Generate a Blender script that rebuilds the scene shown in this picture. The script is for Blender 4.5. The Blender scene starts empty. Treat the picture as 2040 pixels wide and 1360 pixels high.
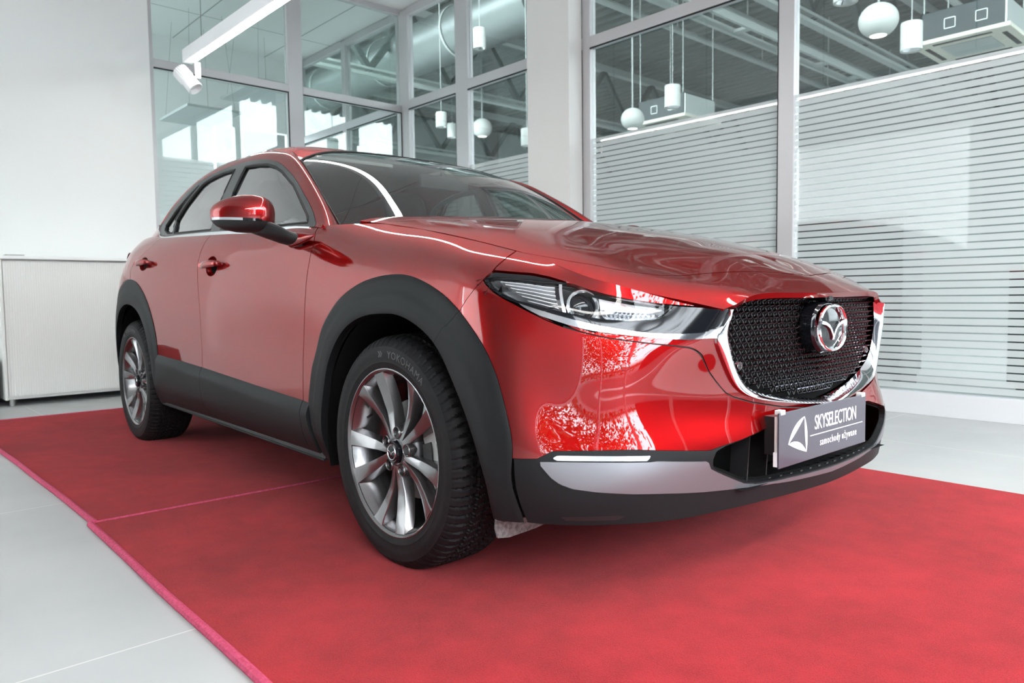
import bpy, bmesh, math, random
import numpy as np
LAMP = 14.0
# ---------------------------------------------------------------- camera, daylight, exposure
sc = bpy.context.scene
TH0 = .025
cam = bpy.data.cameras.new('camera'); co = bpy.data.objects.new('camera', cam); sc.collection.objects.link(co); sc.camera = co
cam.sensor_width = 36; cam.lens = 1489.44/2040*36; cam.clip_start = .05; cam.clip_end = 200
from mathutils import Matrix
_r = (0.674961, 0.73773666, -0.01312523); _u = (-0.03652388, 0.05117199, 0.99802176); _f = (-0.73694888, 0.67314638, -0.0614841)
co.matrix_world = Matrix(((_r[0], _u[0], -_f[0], 1.78617628), (_r[1], _u[1], -_f[1], -2.05673592), (_r[2], _u[2], -_f[2], .7819151), (0, 0, 0, 1)))
cam.dof.use_dof = True; cam.dof.focus_distance = 2.35; cam.dof.aperture_fstop = 5.0
sc.view_settings.view_transform = 'Standard'; sc.view_settings.look = 'None'; sc.view_settings.gamma = 1
sc.view_settings.exposure = 1.2; sc.view_settings.use_curve_mapping = False
wd = bpy.data.worlds.new('daylight'); sc.world = wd; wd.use_nodes = True
_n = wd.node_tree.nodes; _l = wd.node_tree.links; _bg = _n['Background']
_tc = _n.new('ShaderNodeTexCoord'); _sp = _n.new('ShaderNodeSeparateXYZ'); _rp = _n.new('ShaderNodeValToRGB')
_l.new(_tc.outputs['Generated'], _sp.inputs[0]); _l.new(_sp.outputs['Z'], _rp.inputs['Fac'])
_rp.color_ramp.elements[0].position = 0; _rp.color_ramp.elements[0].color = (.03, .033, .03, 1)
_rp.color_ramp.elements[1].position = .03; _rp.color_ramp.elements[1].color = (.86, .93, 1, 1)
_l.new(_rp.outputs['Color'], _bg.inputs['Color']); _bg.inputs['Strength'].default_value = 8.0
def area(name, loc, rot, sx, sy, power, col=(1, 1, 1)):
    l = bpy.data.lights.new(name, 'AREA'); l.shape = 'RECTANGLE'; l.size = sx; l.size_y = sy; l.energy = power; l.color = col
    o = bpy.data.objects.new(name, l); sc.collection.objects.link(o); o.location = loc; o.rotation_euler = rot; return o
import numpy as np
# ---------------------------------------------------------------- numeric shape tools
def spline_matrix(t, u):
    """rows give the natural cubic spline through knots t evaluated at u"""
    n = len(t); h = np.diff(t); A = np.zeros((n, n)); B = np.zeros((n, n)); A[0, 0] = A[-1, -1] = 1
    for i in range(1, n-1):
        A[i, i-1] = h[i-1]; A[i, i] = 2*(h[i-1]+h[i]); A[i, i+1] = h[i]
        B[i, i-1] = 6/h[i-1]; B[i, i] = -6/h[i-1]-6/h[i]; B[i, i+1] = 6/h[i]
    if n > 3:   # relaxed ends: curvature carried on from the neighbour
        A[0, 1] = -.6; A[-1, -2] = -.6
    M2 = np.linalg.solve(A, B); k = np.clip(np.searchsorted(t, u, side='right')-1, 0, n-2)
    hh = h[k]; a = (t[k+1]-u)/hh; b = (u-t[k])/hh; W = np.zeros((len(u), n)); r = np.arange(len(u))
    W[r, k] += a; W[r, k+1] += b
    return W+((a**3-a)*hh**2/6)[:, None]*M2[k]+((b**3-b)*hh**2/6)[:, None]*M2[k+1]
def chord(G, axis, p=.85):
    d = np.linalg.norm(np.diff(G, axis=axis), axis=2); d = (np.maximum(d, 1e-4)**p).mean(axis=1-axis); t = np.r_[0, np.cumsum(d)]
    return t/t[-1]
def surface(G, nu, nv):
    """G[rows, cols, 3] points the surface passes through -> dense [nu, nv, 3]"""
    G = np.asarray(G, float)
    U = spline_matrix(chord(G, 0), np.linspace(0, 1, nu)); V = spline_matrix(chord(G, 1), np.linspace(0, 1, nv))
    return np.einsum('ij,kl,jld->ikd', U, V, G)
def curve(P, n, even=True):
    P = np.asarray(P, float); d = np.linalg.norm(np.diff(P, axis=0), axis=1)**.85; t = np.r_[0, np.cumsum(d)]; t /= t[-1]
    C = spline_matrix(t, np.linspace(0, 1, n*8 if even else n))@P
    if even:
        s = np.concatenate([[0], np.cumsum(np.linalg.norm(np.diff(C, axis=0), axis=1))])
        u = np.linspace(0, s[-1], n)
        C = np.stack([np.interp(u, s, C[:, k]) for k in range(C.shape[1])], 1)
    return C
def poly_sdf(p, poly):
    """signed distance of 2-D points to a closed polygon, positive inside"""
    p = np.asarray(p, float); poly = np.asarray(poly, float)
    best = np.full(len(p), 1e9); ins = np.zeros(len(p), bool)
    for i in range(len(poly)):
        a = poly[i-1]; b = poly[i]; e = b-a; L = e@e
        if L < 1e-16: continue
        w = p-a; t = np.clip((w@e)/L, 0, 1)
        d = w-np.outer(t, e); best = np.minimum(best, (d*d).sum(1))
        c = (a[1] > p[:, 1]) != (b[1] > p[:, 1])
        with np.errstate(divide='ignore', invalid='ignore'):
            x = a[0]+(p[:, 1]-a[1])*e[0]/(e[1] if abs(e[1]) > 1e-15 else 1e-15)
        ins ^= c & (p[:, 0] < x)
    return np.where(ins, 1, -1)*np.sqrt(best)
class Sheet:
    """open triangle/quad sheet with vertex attributes [x,y,z, a,b,...]"""
    def __init__(s, V, F): s.V = np.asarray(V, float); s.F = F
    def clip(s, d):
        d = np.asarray(d, float).copy(); d[np.abs(d) < 1e-7] = 1e-7
        keep = d > 0; V = list(s.V); F = []; cache = {}; dd = d
        def mid(a, b):
            k = (a, b) if a < b else (b, a)
            if k not in cache:
                t = dd[k[0]]/(dd[k[0]]-dd[k[1]]); cache[k] = len(V)
                V.append(s.V[k[0]]*(1-t)+s.V[k[1]]*t)
            return cache[k]
        kl = keep.tolist()
        for f in s.F:
            ks = [kl[i] for i in f]
            if all(ks): F.append(f); continue
            if not any(ks): continue
            g = []
            n = len(f)
            for i in range(n):
                a, b = f[i], f[(i+1) % n]
                if kl[a]: g.append(a)
                if kl[a] != kl[b]: g.append(mid(a, b))
            if len(g) >= 3: F.append(tuple(g))
        V = np.array(V)
        used = np.zeros(len(V), bool)
        for f in F:
            for i in f: used[i] = True
        idx = np.cumsum(used)-1
        return Sheet(V[used], [tuple(int(idx[i]) for i in f) for f in F])
    def normals(s):
        N = np.zeros((len(s.V), 3)); P = s.V[:, :3]
        for f in s.F:
            if len(f) == 4: n = np.cross(P[f[2]]-P[f[0]], P[f[3]]-P[f[1]])
            else:
                n = np.zeros(3)
                for i in range(1, len(f)-1): n = n+np.cross(P[f[i]]-P[f[0]], P[f[i+1]]-P[f[0]])
            for i in f: N[i] += n
        return N/np.maximum(np.linalg.norm(N, axis=1), 1e-12)[:, None]
    def copy(s): return Sheet(s.V.copy(), list(s.F))
    def mirror(s):
        V = s.V.copy(); V[:, 1] *= -1
        return Sheet(V, [tuple(reversed(f)) for f in s.F])
def grid_sheet(P, extra=None, flip=False):
    nu, nv = P.shape[:2]
    V = P.reshape(-1, 3)
    a, b = np.meshgrid(np.linspace(0, 1, nu), np.linspace(0, 1, nv), indexing='ij')
    V = np.concatenate([V, a.reshape(-1, 1), b.reshape(-1, 1)], 1)
    F = []
    for i in range(nu-1):
        for j in range(nv-1):
            q = (i*nv+j, i*nv+j+1, (i+1)*nv+j+1, (i+1)*nv+j)
            F.append(tuple(reversed(q)) if flip else q)
    return Sheet(V, F)
# ---------------------------------------------------------------- body shape, half (x forward, y outboard, z up)
# perimeter columns: each is nine levels bottom -> shoulder
def col(xs, ys, zs): return np.stack([xs, ys, zs], 1)
SIDEZ = [.25, .33, .44, .56, .70, .83, .93]
S_COLS = [
 # 0 nose centre
 col([.858,.866,.874,.880,.868,.868,.870,.871,.868], [0]*9, [.250,.295,.345,.40,.48,.58,.67,.735,.778]),
 col([.854,.862,.870,.875,.862,.862,.865,.866,.864], [.10]*9, [.250,.295,.345,.40,.48,.58,.67,.735,.779]),
 col([.838,.846,.856,.862,.848,.846,.848,.849,.848], [.25]*9, [.250,.295,.345,.40,.48,.58,.67,.735,.779]),
 col([.818,.826,.836,.844,.826,.822,.824,.824,.828], [.37]*9, [.248,.295,.345,.405,.485,.58,.665,.725,.771]),
 col([.795,.803,.811,.814,.794,.792,.800,.806,.8125], [.455,.46,.465,.463,.462,.460,.461,.455,.445], [.245,.295,.35,.41,.49,.58,.655,.70,.742]),
 col([.752,.760,.766,.762,.742,.736,.732,.718,.690], [.575,.578,.578,.575,.575,.580,.585,.590,.604], [.24,.295,.355,.415,.50,.59,.665,.72,.787]),
 col([.680,.692,.694,.682,.668,.658,.640,.616,.582], [.69,.695,.695,.692,.695,.702,.708,.707,.685], [.238,.297,.365,.43,.52,.61,.69,.76,.827]),
 col([.590,.603,.602,.588,.570,.552,.530,.503,.453], [.785,.795,.798,.796,.797,.798,.796,.785,.712], [.237,.30,.385,.465,.56,.655,.745,.82,.874]),
 col([.475,.490,.505,.490,.465,.440,.410,.370,.317], [.850,.866,.873,.871,.867,.862,.852,.820,.7255], [.24,.31,.41,.51,.61,.71,.80,.862,.910]),
 col([.27,.27,.27,.27,.27,.27,.26,.24,.20], [.855,.880,.889,.889,.885,.878,.862,.822,.729], [.245,.32,.43,.54,.65,.755,.835,.889,.936]),
 col([.0]*9,  [.850,.882,.890,.890,.889,.882,.862,.812,.725], [.25,.33,.44,.56,.68,.79,.87,.932,.975]),
 col([-.30]*9,[.847,.880,.889,.887,.885,.880,.866,.812,.710], [.25,.33,.44,.56,.69,.80,.895,.97,1.022]),
 col([-.56,-.56,-.56,-.56,-.56,-.56,-.56,-.57,-.565],[.845,.878,.886,.882,.879,.877,.870,.848,.800], [.25,.33,.44,.56,.70,.82,.92,.99,1.032]),
 col([-.90]*9,[.845,.878,.884,.879,.876,.876,.868,.850,.815], [.25,.33,.44,.56,.70,.83,.93,1.0,1.046]),
 col([-1.25]*9,[.845,.878,.885,.882,.879,.877,.869,.852,.820], [.25,.33,.44,.56,.70,.83,.935,1.01,1.062]),
 col([-1.60]*9,[.845,.878,.887,.886,.884,.880,.870,.853,.820], [.255,.33,.44,.56,.70,.84,.945,1.025,1.077]),
 col([-1.95]*9,[.846,.879,.889,.890,.889,.884,.873,.852,.815], [.255,.33,.45,.57,.71,.85,.955,1.04,1.093]),
 col([-2.28]*9,[.848,.880,.890,.892,.892,.889,.877,.855,.805], [.255,.34,.45,.58,.72,.86,.965,1.05,1.112]),
 col([-2.60]*9,[.850,.880,.890,.892,.893,.891,.876,.850,.795], [.26,.35,.46,.59,.73,.87,.97,1.055,1.125]),
 col([-2.88]*9,[.845,.875,.885,.888,.888,.882,.858,.825,.765], [.27,.36,.47,.60,.74,.87,.97,1.05,1.115]),
 col([-3.12,-3.13,-3.14,-3.14,-3.13,-3.11,-3.08,-3.06,-3.05],[.805,.83,.838,.84,.835,.822,.795,.755,.69], [.28,.37,.48,.61,.75,.87,.96,1.04,1.10]),
 col([-3.33,-3.35,-3.36,-3.36,-3.34,-3.31,-3.27,-3.23,-3.20],[.64,.66,.67,.67,.66,.64,.62,.59,.54], [.30,.39,.50,.62,.75,.86,.95,1.03,1.09]),
 col([-3.43,-3.45,-3.465,-3.46,-3.43,-3.39,-3.35,-3.31,-3.27],[.33,.34,.35,.35,.34,.33,.32,.31,.30], [.31,.40,.50,.62,.75,.86,.95,1.03,1.09]),
 col([-3.45,-3.47,-3.49,-3.48,-3.45,-3.41,-3.37,-3.33,-3.29],[0]*9, [.31,.40,.50,.62,.75,.86,.95,1.03,1.09]),
]
S_G = np.stack(S_COLS, 1)          # [9 levels, columns, 3]
HOOD = np.array([
 [(-.475,.695,1.046),(-.47,.60,1.064),(-.45,.42,1.076),(-.43,.20,1.083),(-.425,0,1.085)],
 [(-.30,.710,1.022),(-.30,.60,1.048),(-.29,.43,1.062),(-.28,.21,1.072),(-.27,0,1.074)],
 [(0,.725,.975),(0,.60,1.004),(.0,.44,1.024),(.0,.22,1.034),(.0,0,1.038)],
 [(.20,.729,.936),(.20,.61,.968),(.20,.455,.984),(.20,.22,.994),(.20,0,.998)],
 [(.317,.7255,.910),(.335,.60,.934),(.36,.455,.939),(.37,.22,.956),(.38,0,.961)],
 [(.453,.712,.874),(.475,.59,.893),(.50,.450,.895),(.51,.22,.918),(.52,0,.924)],
 [(.582,.685,.827),(.60,.57,.846),(.62,.44,.848),(.635,.21,.884),(.64,0,.889)],
 [(.690,.604,.787),(.708,.50,.807),(.725,.40,.815),(.74,.20,.842),(.745,0,.847)],
 [(.752,.520,.764),(.770,.44,.781),(.785,.37,.794),(.803,.18,.813),(.812,0,.818)],
 [(.8125,.445,.742),(.822,.395,.757),(.836,.343,.776),(.858,.17,.779),(.868,0,.778)],
])
WIND = np.array([
 [(-.565,.720,1.035),(-.505,.45,1.045),(-.475,.22,1.05),(-.465,0,1.05)],
 [(-.750,.687,1.157),(-.71,.45,1.190),(-.69,.22,1.203),(-.685,0,1.208)],
 [(-.915,.653,1.262),(-.93,.43,1.325),(-.925,.21,1.345),(-.92,0,1.35)],
 [(-1.09,.612,1.350),(-1.23,.41,1.428),(-1.30,.20,1.458),(-1.32,0,1.466)],
])
# side glass-house stations: belt, glass, glass, window top, pillar crest, roof ditch
def gs(b, t, k, e, f1=.015):
    b, t, k, e = map(np.array, (b, t, k, e)); bow = np.array([0, f1, 0])
    return [b, b*.66+t*.34+bow, b*.33+t*.67+bow, t, k, e]
GH = np.array([
 gs((-.500,.810,1.016),(-.520,.804,1.024),(-.530,.772,1.032),(-.545,.718,1.010), 0),
 gs((-.580,.815,1.028),(-.655,.772,1.090),(-.655,.744,1.110),(-.648,.710,1.092), .002),
 gs((-.690,.818,1.034),(-.830,.736,1.188),(-.825,.708,1.217),(-.815,.675,1.200), .006),
 gs((-.830,.820,1.043),(-.980,.704,1.268),(-.975,.676,1.301),(-.965,.641,1.288), .010),
 gs((-.980,.822,1.050),(-1.105,.684,1.325),(-1.100,.651,1.362),(-1.090,.612,1.350), .012),
 gs((-1.18,.823,1.059),(-1.265,.666,1.378),(-1.275,.612,1.413),(-1.280,.570,1.424), .014),
 gs((-1.40,.823,1.069),(-1.475,.660,1.410),(-1.480,.594,1.446),(-1.480,.548,1.464), .015),
 gs((-1.62,.822,1.078),(-1.640,.665,1.417),(-1.640,.588,1.453),(-1.640,.540,1.476), .015),
 gs((-1.85,.819,1.088),(-1.850,.684,1.408),(-1.855,.606,1.448),(-1.850,.545,1.474), .014),
 gs((-2.05,.814,1.098),(-2.060,.722,1.362),(-2.075,.635,1.412),(-2.070,.552,1.454), .010),
 gs((-2.22,.810,1.108),(-2.270,.764,1.270),(-2.310,.668,1.345),(-2.310,.552,1.422), .006),
 gs((-2.36,.805,1.118),(-2.365,.795,1.190),(-2.450,.700,1.290),(-2.500,.555,1.400), .002),
 gs((-2.58,.785,1.120),(-2.60,.740,1.190),(-2.66,.655,1.275),(-2.72,.520,1.380), .0),
 gs((-2.82,.745,1.110),(-2.82,.695,1.170),(-2.83,.620,1.250),(-2.85,.490,1.360), .0),
 gs((-3.00,.670,1.095),(-2.98,.625,1.150),(-2.96,.560,1.225),(-2.93,.450,1.345), .0),
])
ROOF = np.array([
 [(-1.090,.612,1.350),(-1.23,.41,1.428),(-1.30,.20,1.458),(-1.32,0,1.466)],
 [(-1.280,.570,1.424),(-1.38,.39,1.474),(-1.44,.20,1.492),(-1.45,0,1.498)],
 [(-1.480,.548,1.464),(-1.54,.38,1.502),(-1.59,.20,1.515),(-1.60,0,1.519)],
 [(-1.640,.540,1.476),(-1.70,.38,1.516),(-1.74,.20,1.529),(-1.75,0,1.532)],
 [(-1.850,.545,1.474),(-1.90,.38,1.522),(-1.93,.20,1.533),(-1.94,0,1.537)],
 [(-2.070,.552,1.454),(-2.10,.38,1.514),(-2.12,.20,1.530),(-2.13,0,1.534)],
 [(-2.310,.552,1.422),(-2.34,.38,1.495),(-2.36,.20,1.512),(-2.36,0,1.516)],
 [(-2.500,.555,1.400),(-2.53,.38,1.467),(-2.55,.20,1.488),(-2.55,0,1.492)],
 [(-2.720,.520,1.380),(-2.75,.36,1.436),(-2.76,.19,1.458),(-2.76,0,1.462)],
 [(-2.85,.490,1.360),(-2.87,.34,1.412),(-2.88,.17,1.432),(-2.88,0,1.438)],
 [(-2.93,.450,1.345),(-2.95,.32,1.392),(-2.96,.16,1.410),(-2.96,0,1.415)],
])
TAIL = np.array([
 [(-2.93,.450,1.345),(-2.95,.32,1.392),(-2.96,.16,1.410),(-2.96,0,1.415)],
 [(-2.96,.560,1.225),(-3.07,.38,1.255),(-3.10,.20,1.262),(-3.11,0,1.265)],
 [(-2.98,.625,1.150),(-3.12,.43,1.155),(-3.17,.22,1.16),(-3.18,0,1.16)],
 [(-3.00,.670,1.095),(-3.18,.52,1.085),(-3.25,.28,1.085),(-3.27,0,1.085)],
])
# ---------------------------------------------------------------- helpers that make objects
C = bpy.context.scene.collection
RAD = math.radians
def link(name, data, parent=None, loc=(0, 0, 0), rot=(0, 0, 0)):
    o = bpy.data.objects.new(name, data); C.objects.link(o)
    o.location = loc; o.rotation_euler = rot
    if parent is not None: o.parent = parent
    return o
def tag(o, label=None, cat=None, group=None, kind=None):
    if label: o['label'] = label
    if cat: o['category'] = cat
    if group: o['group'] = group
    if kind: o['kind'] = kind
    return o
def empty(name, loc=(0, 0, 0), rz=0, label=None, cat=None, group=None, parent=None):
    o = link(name, None, parent, loc, (0, 0, rz)); o.empty_display_size = .1
    return tag(o, label, cat, group)
def mk(name, VF, m, parent=None, smooth=True, sharp=32, loc=(0, 0, 0), rot=(0, 0, 0), mats=None, fm=None):
    V, F = VF
    me = bpy.data.meshes.new(name)
    me.from_pydata([tuple(map(float, v[:3])) for v in V], [], [tuple(f) for f in F])
    me.validate(clean_customdata=False)
    for mm in (mats or [m]): me.materials.append(mm)
    if fm is not None and len(fm) == len(me.polygons): me.polygons.foreach_set('material_index', fm)
    if smooth:
        me.polygons.foreach_set('use_smooth', [True]*len(me.polygons))
        me.set_sharp_from_angle(angle=RAD(sharp))
    me.update()
    return link(name, me, parent, loc, rot)
def join(*parts):
    V = []; F = []
    for v, f in parts:
        n = len(V); V += [tuple(p[:3]) for p in v]; F += [tuple(i+n for i in q) for q in f]
    return V, F
def box(x0, x1, y0, y1, z0, z1):
    V = [(x, y, z) for x in (x0, x1) for y in (y0, y1) for z in (z0, z1)]
    return V, [(0, 1, 3, 2), (4, 6, 7, 5), (0, 4, 5, 1), (2, 3, 7, 6), (0, 2, 6, 4), (1, 5, 7, 3)]
def bbox(x0, x1, y0, y1, z0, z1, b=.004):
    """box with chamfered edges"""
    bm = bmesh.new(); vs = [bm.verts.new(p) for p in box(x0, x1, y0, y1, z0, z1)[0]]
    for f in box(0, 1, 0, 1, 0, 1)[1]: bm.faces.new([vs[i] for i in f])
    bmesh.ops.bevel(bm, geom=bm.edges[:], offset=b, segments=2, affect='EDGES', profile=.6)
    bm.verts.index_update()
    r = [tuple(v.co) for v in bm.verts], [tuple(v.index for v in f.verts) for f in bm.faces]
    bm.free(); return r
def frame_of(a, b):
    d = np.array(b, float)-np.array(a, float); L = np.linalg.norm(d); d = d/max(L, 1e-9)
    h = np.array([0, 0, 1.]) if abs(d[2]) < .9 else np.array([1., 0, 0])
    u = np.cross(d, h); u /= np.linalg.norm(u); return d, u, np.cross(u, d)
def tube(P, r, n=10, caps=True):
    P = [np.array(p, float) for p in P]; V = []; F = []
    rr = r if hasattr(r, '__len__') else [r]*len(P)
    for i, p in enumerate(P):
        a = P[max(i-1, 0)]; b = P[min(i+1, len(P)-1)]; d, u, w = frame_of(a, b)
        for k in range(n):
            t = 2*math.pi*k/n; V.append(p+rr[i]*(math.cos(t)*u+math.sin(t)*w))
    for i in range(len(P)-1):
        for k in range(n): F.append((i*n+k, i*n+(k+1) % n, (i+1)*n+(k+1) % n, (i+1)*n+k))
    if caps: F += [tuple(range(n-1, -1, -1)), tuple((len(P)-1)*n+k for k in range(n))]
    return V, F
def beam(a, b, w, h):
    """straight bar of rectangular section"""
    d, u, v = frame_of(a, b); V = []
    for p in (np.array(a, float), np.array(b, float)):
        for s, t in ((-1, -1), (1, -1), (1, 1), (-1, 1)): V.append(p+u*s*w/2+v*t*h/2)
    return V, [(3, 2, 1, 0), (4, 5, 6, 7), (0, 1, 5, 4), (1, 2, 6, 5), (2, 3, 7, 6), (3, 0, 4, 7)]
def lathe(prof, n=48, axis='z', c=(0, 0, 0), closed=False):
    """prof: (radius, height)"""
    V = []; F = []; m = len(prof)
    for k in range(n):
        t = 2*math.pi*k/n; ct, st = math.cos(t), math.sin(t)
        for r, h in prof:
            p = {'z': (r*ct, r*st, h), 'y': (r*ct, h, r*st), 'x': (h, r*ct, r*st)}[axis]
            V.append((p[0]+c[0], p[1]+c[1], p[2]+c[2]))
    for k in range(n):
        for i in range(m if closed else m-1):
            a = k*m+i; b = k*m+(i+1) % m; a2 = ((k+1) % n)*m+i; b2 = ((k+1) % n)*m+(i+1) % m
            F.append((a, b, b2, a2) if axis != 'y' else (a, a2, b2, b))
    return V, F
def plate(poly, y0, y1, to3):
    """extruded flat polygon; to3(u, v, w) -> xyz"""
    n = len(poly); V = [to3(u, v, y0) for u, v in poly]+[to3(u, v, y1) for u, v in poly]
    F = [tuple(range(n)), tuple(range(2*n-1, n-1, -1))]+[(i, i+n, (i+1) % n+n, (i+1) % n) for i in range(n)]
    return V, F
def grid_vf(P, flip=False):
    s = grid_sheet(np.asarray(P, float), flip=flip); return s.V[:, :3], s.F
def loops(L, close_u=True, cap0=True, cap1=True):
    """skin a list of rings"""
    n = len(L[0]); V = [tuple(p) for r in L for p in r]; F = []
    for i in range(len(L)-1):
        for k in range(n if close_u else n-1): F.append((i*n+k, i*n+(k+1) % n, (i+1)*n+(k+1) % n, (i+1)*n+k))
    if cap0: F.append(tuple(range(n-1, -1, -1)))
    if cap1: F.append(tuple((len(L)-1)*n+k for k in range(n)))
    return V, F
def mirror_vf(VF):
    V, F = VF; return [(v[0], -v[1], v[2]) for v in V], [tuple(reversed(f)) for f in F]
def text_mesh(name, body, size, m, parent, to3, depth=.001, spacing=1.0, sx=1.0, align='LEFT', shear=0):
    cu = bpy.data.curves.new(name, 'FONT'); cu.body = body; cu.size = size; cu.extrude = depth
    cu.space_character = spacing; cu.align_x = align; cu.resolution_u = 4; cu.shear = shear
    t = bpy.data.objects.new(name+'_src', cu); C.objects.link(t)
    dg = bpy.context.evaluated_depsgraph_get()
    me = bpy.data.meshes.new_from_object(t.evaluated_get(dg)); me.name = name
    bpy.data.objects.remove(t, do_unlink=True); bpy.data.curves.remove(cu)
    for v in me.vertices: v.co = to3(v.co.x*sx, v.co.y, v.co.z)
    me.materials.clear(); me.materials.append(m); me.update()
    return link(name, me, parent)

# ---------------------------------------------------------------- materials (all procedural)
def mat(name, col, rough=.5, metal=0, coat=0, spec=.5, emit=None, estr=0, trans=0, ior=1.45, coatr=.03, aniso=0):
    m = bpy.data.materials.new(name); m.use_nodes = True; b = m.node_tree.nodes['Principled BSDF']
    b.inputs['Base Color'].default_value = (*col, 1); b.inputs['Roughness'].default_value = rough
    b.inputs['Metallic'].default_value = metal; b.inputs['Coat Weight'].default_value = coat
    b.inputs['Coat Roughness'].default_value = coatr; b.inputs['Specular Tint'].default_value = (1, 1, 1, 1); b.inputs['Specular IOR Level'].default_value = spec
    b.inputs['Transmission Weight'].default_value = trans; b.inputs['IOR'].default_value = ior
    if emit: b.inputs['Emission Color'].default_value = (*emit, 1); b.inputs['Emission Strength'].default_value = estr
    m.diffuse_color = (*col, 1)
    return m
def nt(m): return m.node_tree.nodes, m.node_tree.links, m.node_tree.nodes['Principled BSDF']
def add_noise(m, scale, c1, c2, detail=4, bump=0, bscale=None, lo=.35, hi=.65, coords='Object', stretch=None, bdist=.002):
    N, L, b = nt(m); tc = N.new('ShaderNodeTexCoord'); n = N.new('ShaderNodeTexNoise'); r = N.new('ShaderNodeValToRGB')
    src = tc.outputs[coords]
    if stretch:
        mp = N.new('ShaderNodeMapping'); mp.inputs['Scale'].default_value = stretch; L.new(src, mp.inputs['Vector']); src = mp.outputs['Vector']
    n.inputs['Scale'].default_value = scale; n.inputs['Detail'].default_value = detail
    L.new(src, n.inputs['Vector']); L.new(n.outputs['Fac'], r.inputs['Fac'])
    r.color_ramp.elements[0].position = lo; r.color_ramp.elements[1].position = hi
    r.color_ramp.elements[0].color = (*c1, 1); r.color_ramp.elements[1].color = (*c2, 1)
    L.new(r.outputs['Color'], b.inputs['Base Color'])
    if bump:
        n2 = N.new('ShaderNodeTexNoise'); n2.inputs['Scale'].default_value = bscale or scale; n2.inputs['Detail'].default_value = 3
        L.new(src, n2.inputs['Vector']); bp = N.new('ShaderNodeBump'); bp.inputs['Strength'].default_value = bump
        bp.inputs['Distance'].default_value = bdist; L.new(n2.outputs['Fac'], bp.inputs['Height']); L.new(bp.outputs['Normal'], b.inputs['Normal'])
    return m
M = {}
M['paint'] = mat('red_paint', (.25, .0014, .0020), .34, .92, 1.0, coatr=.01); M['paint'].node_tree.nodes['Principled BSDF'].inputs['Coat IOR'].default_value = 1.6; M['paint'].node_tree.nodes['Principled BSDF'].inputs['Specular Tint'].default_value = (.80, .03, .03, 1)
def _flake(m):
    N, L, b = nt(m); tc = N.new('ShaderNodeTexCoord'); v = N.new('ShaderNodeTexVoronoi'); v.inputs['Scale'].default_value = 2500
    L.new(tc.outputs['Object'], v.inputs['Vector']); r = N.new('ShaderNodeMapRange'); r.inputs['To Min'].default_value = .32; r.inputs['To Max'].default_value = .42
    L.new(v.outputs['Color'], r.inputs['Value']); L.new(r.outputs['Result'], b.inputs['Roughness'])
_flake(M['paint'])
M['clad'] = add_noise(mat('grey_plastic_cladding', (.010, .011, .012), .5, spec=.2), 900, (.008, .009, .010), (.013, .014, .015), bump=.25, bscale=1400, bdist=.0004)
M['silver'] = mat('satin_silver_plastic', (.20, .205, .225), .36, .6)
M['black'] = mat('black_plastic', (.012, .012, .013), .45)
M['void'] = mat('dark_cavity', (.006, .006, .006), .9, spec=.1)
M['gloss'] = mat('gloss_black', (.005, .006, .008), .06, 0, 0)
M['chrome'] = mat('chrome', (.82, .83, .85), .06, 1)
M['satin'] = mat('satin_chrome', (.70, .71, .73), .2, 1)
M['alloy'] = mat('gunmetal_alloy', (.22, .215, .22), .24, .9, .4)
M['alloyd'] = mat('dark_alloy', (.09, .09, .095), .35, .8)
M['steel'] = mat('cast_steel', (.35, .35, .34), .45, .8)
M['tire'] = add_noise(mat('tire_rubber', (.008, .008, .009), .6, spec=.25), 60, (.005, .005, .006), (.009, .009, .010))
M['tiret'] = mat('tire_lettering', (.075, .075, .08), .55)
M['inter'] = mat('dark_interior', (.03, .03, .032), .7)
M['seat'] = mat('black_leather', (.022, .021, .022), .45)
M['liner'] = mat('light_headliner', (.45, .45, .43), .8)
M['plate'] = mat('dark_grey_board', (.05, .048, .066), .35, 0, .3)
M['white'] = mat('white_print', (.85, .86, .88), .5)
M['clipw'] = mat('white_clip', (.75, .76, .74), .4)
M['lens'] = mat('clear_lens', (1, 1, 1), .02)
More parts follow.
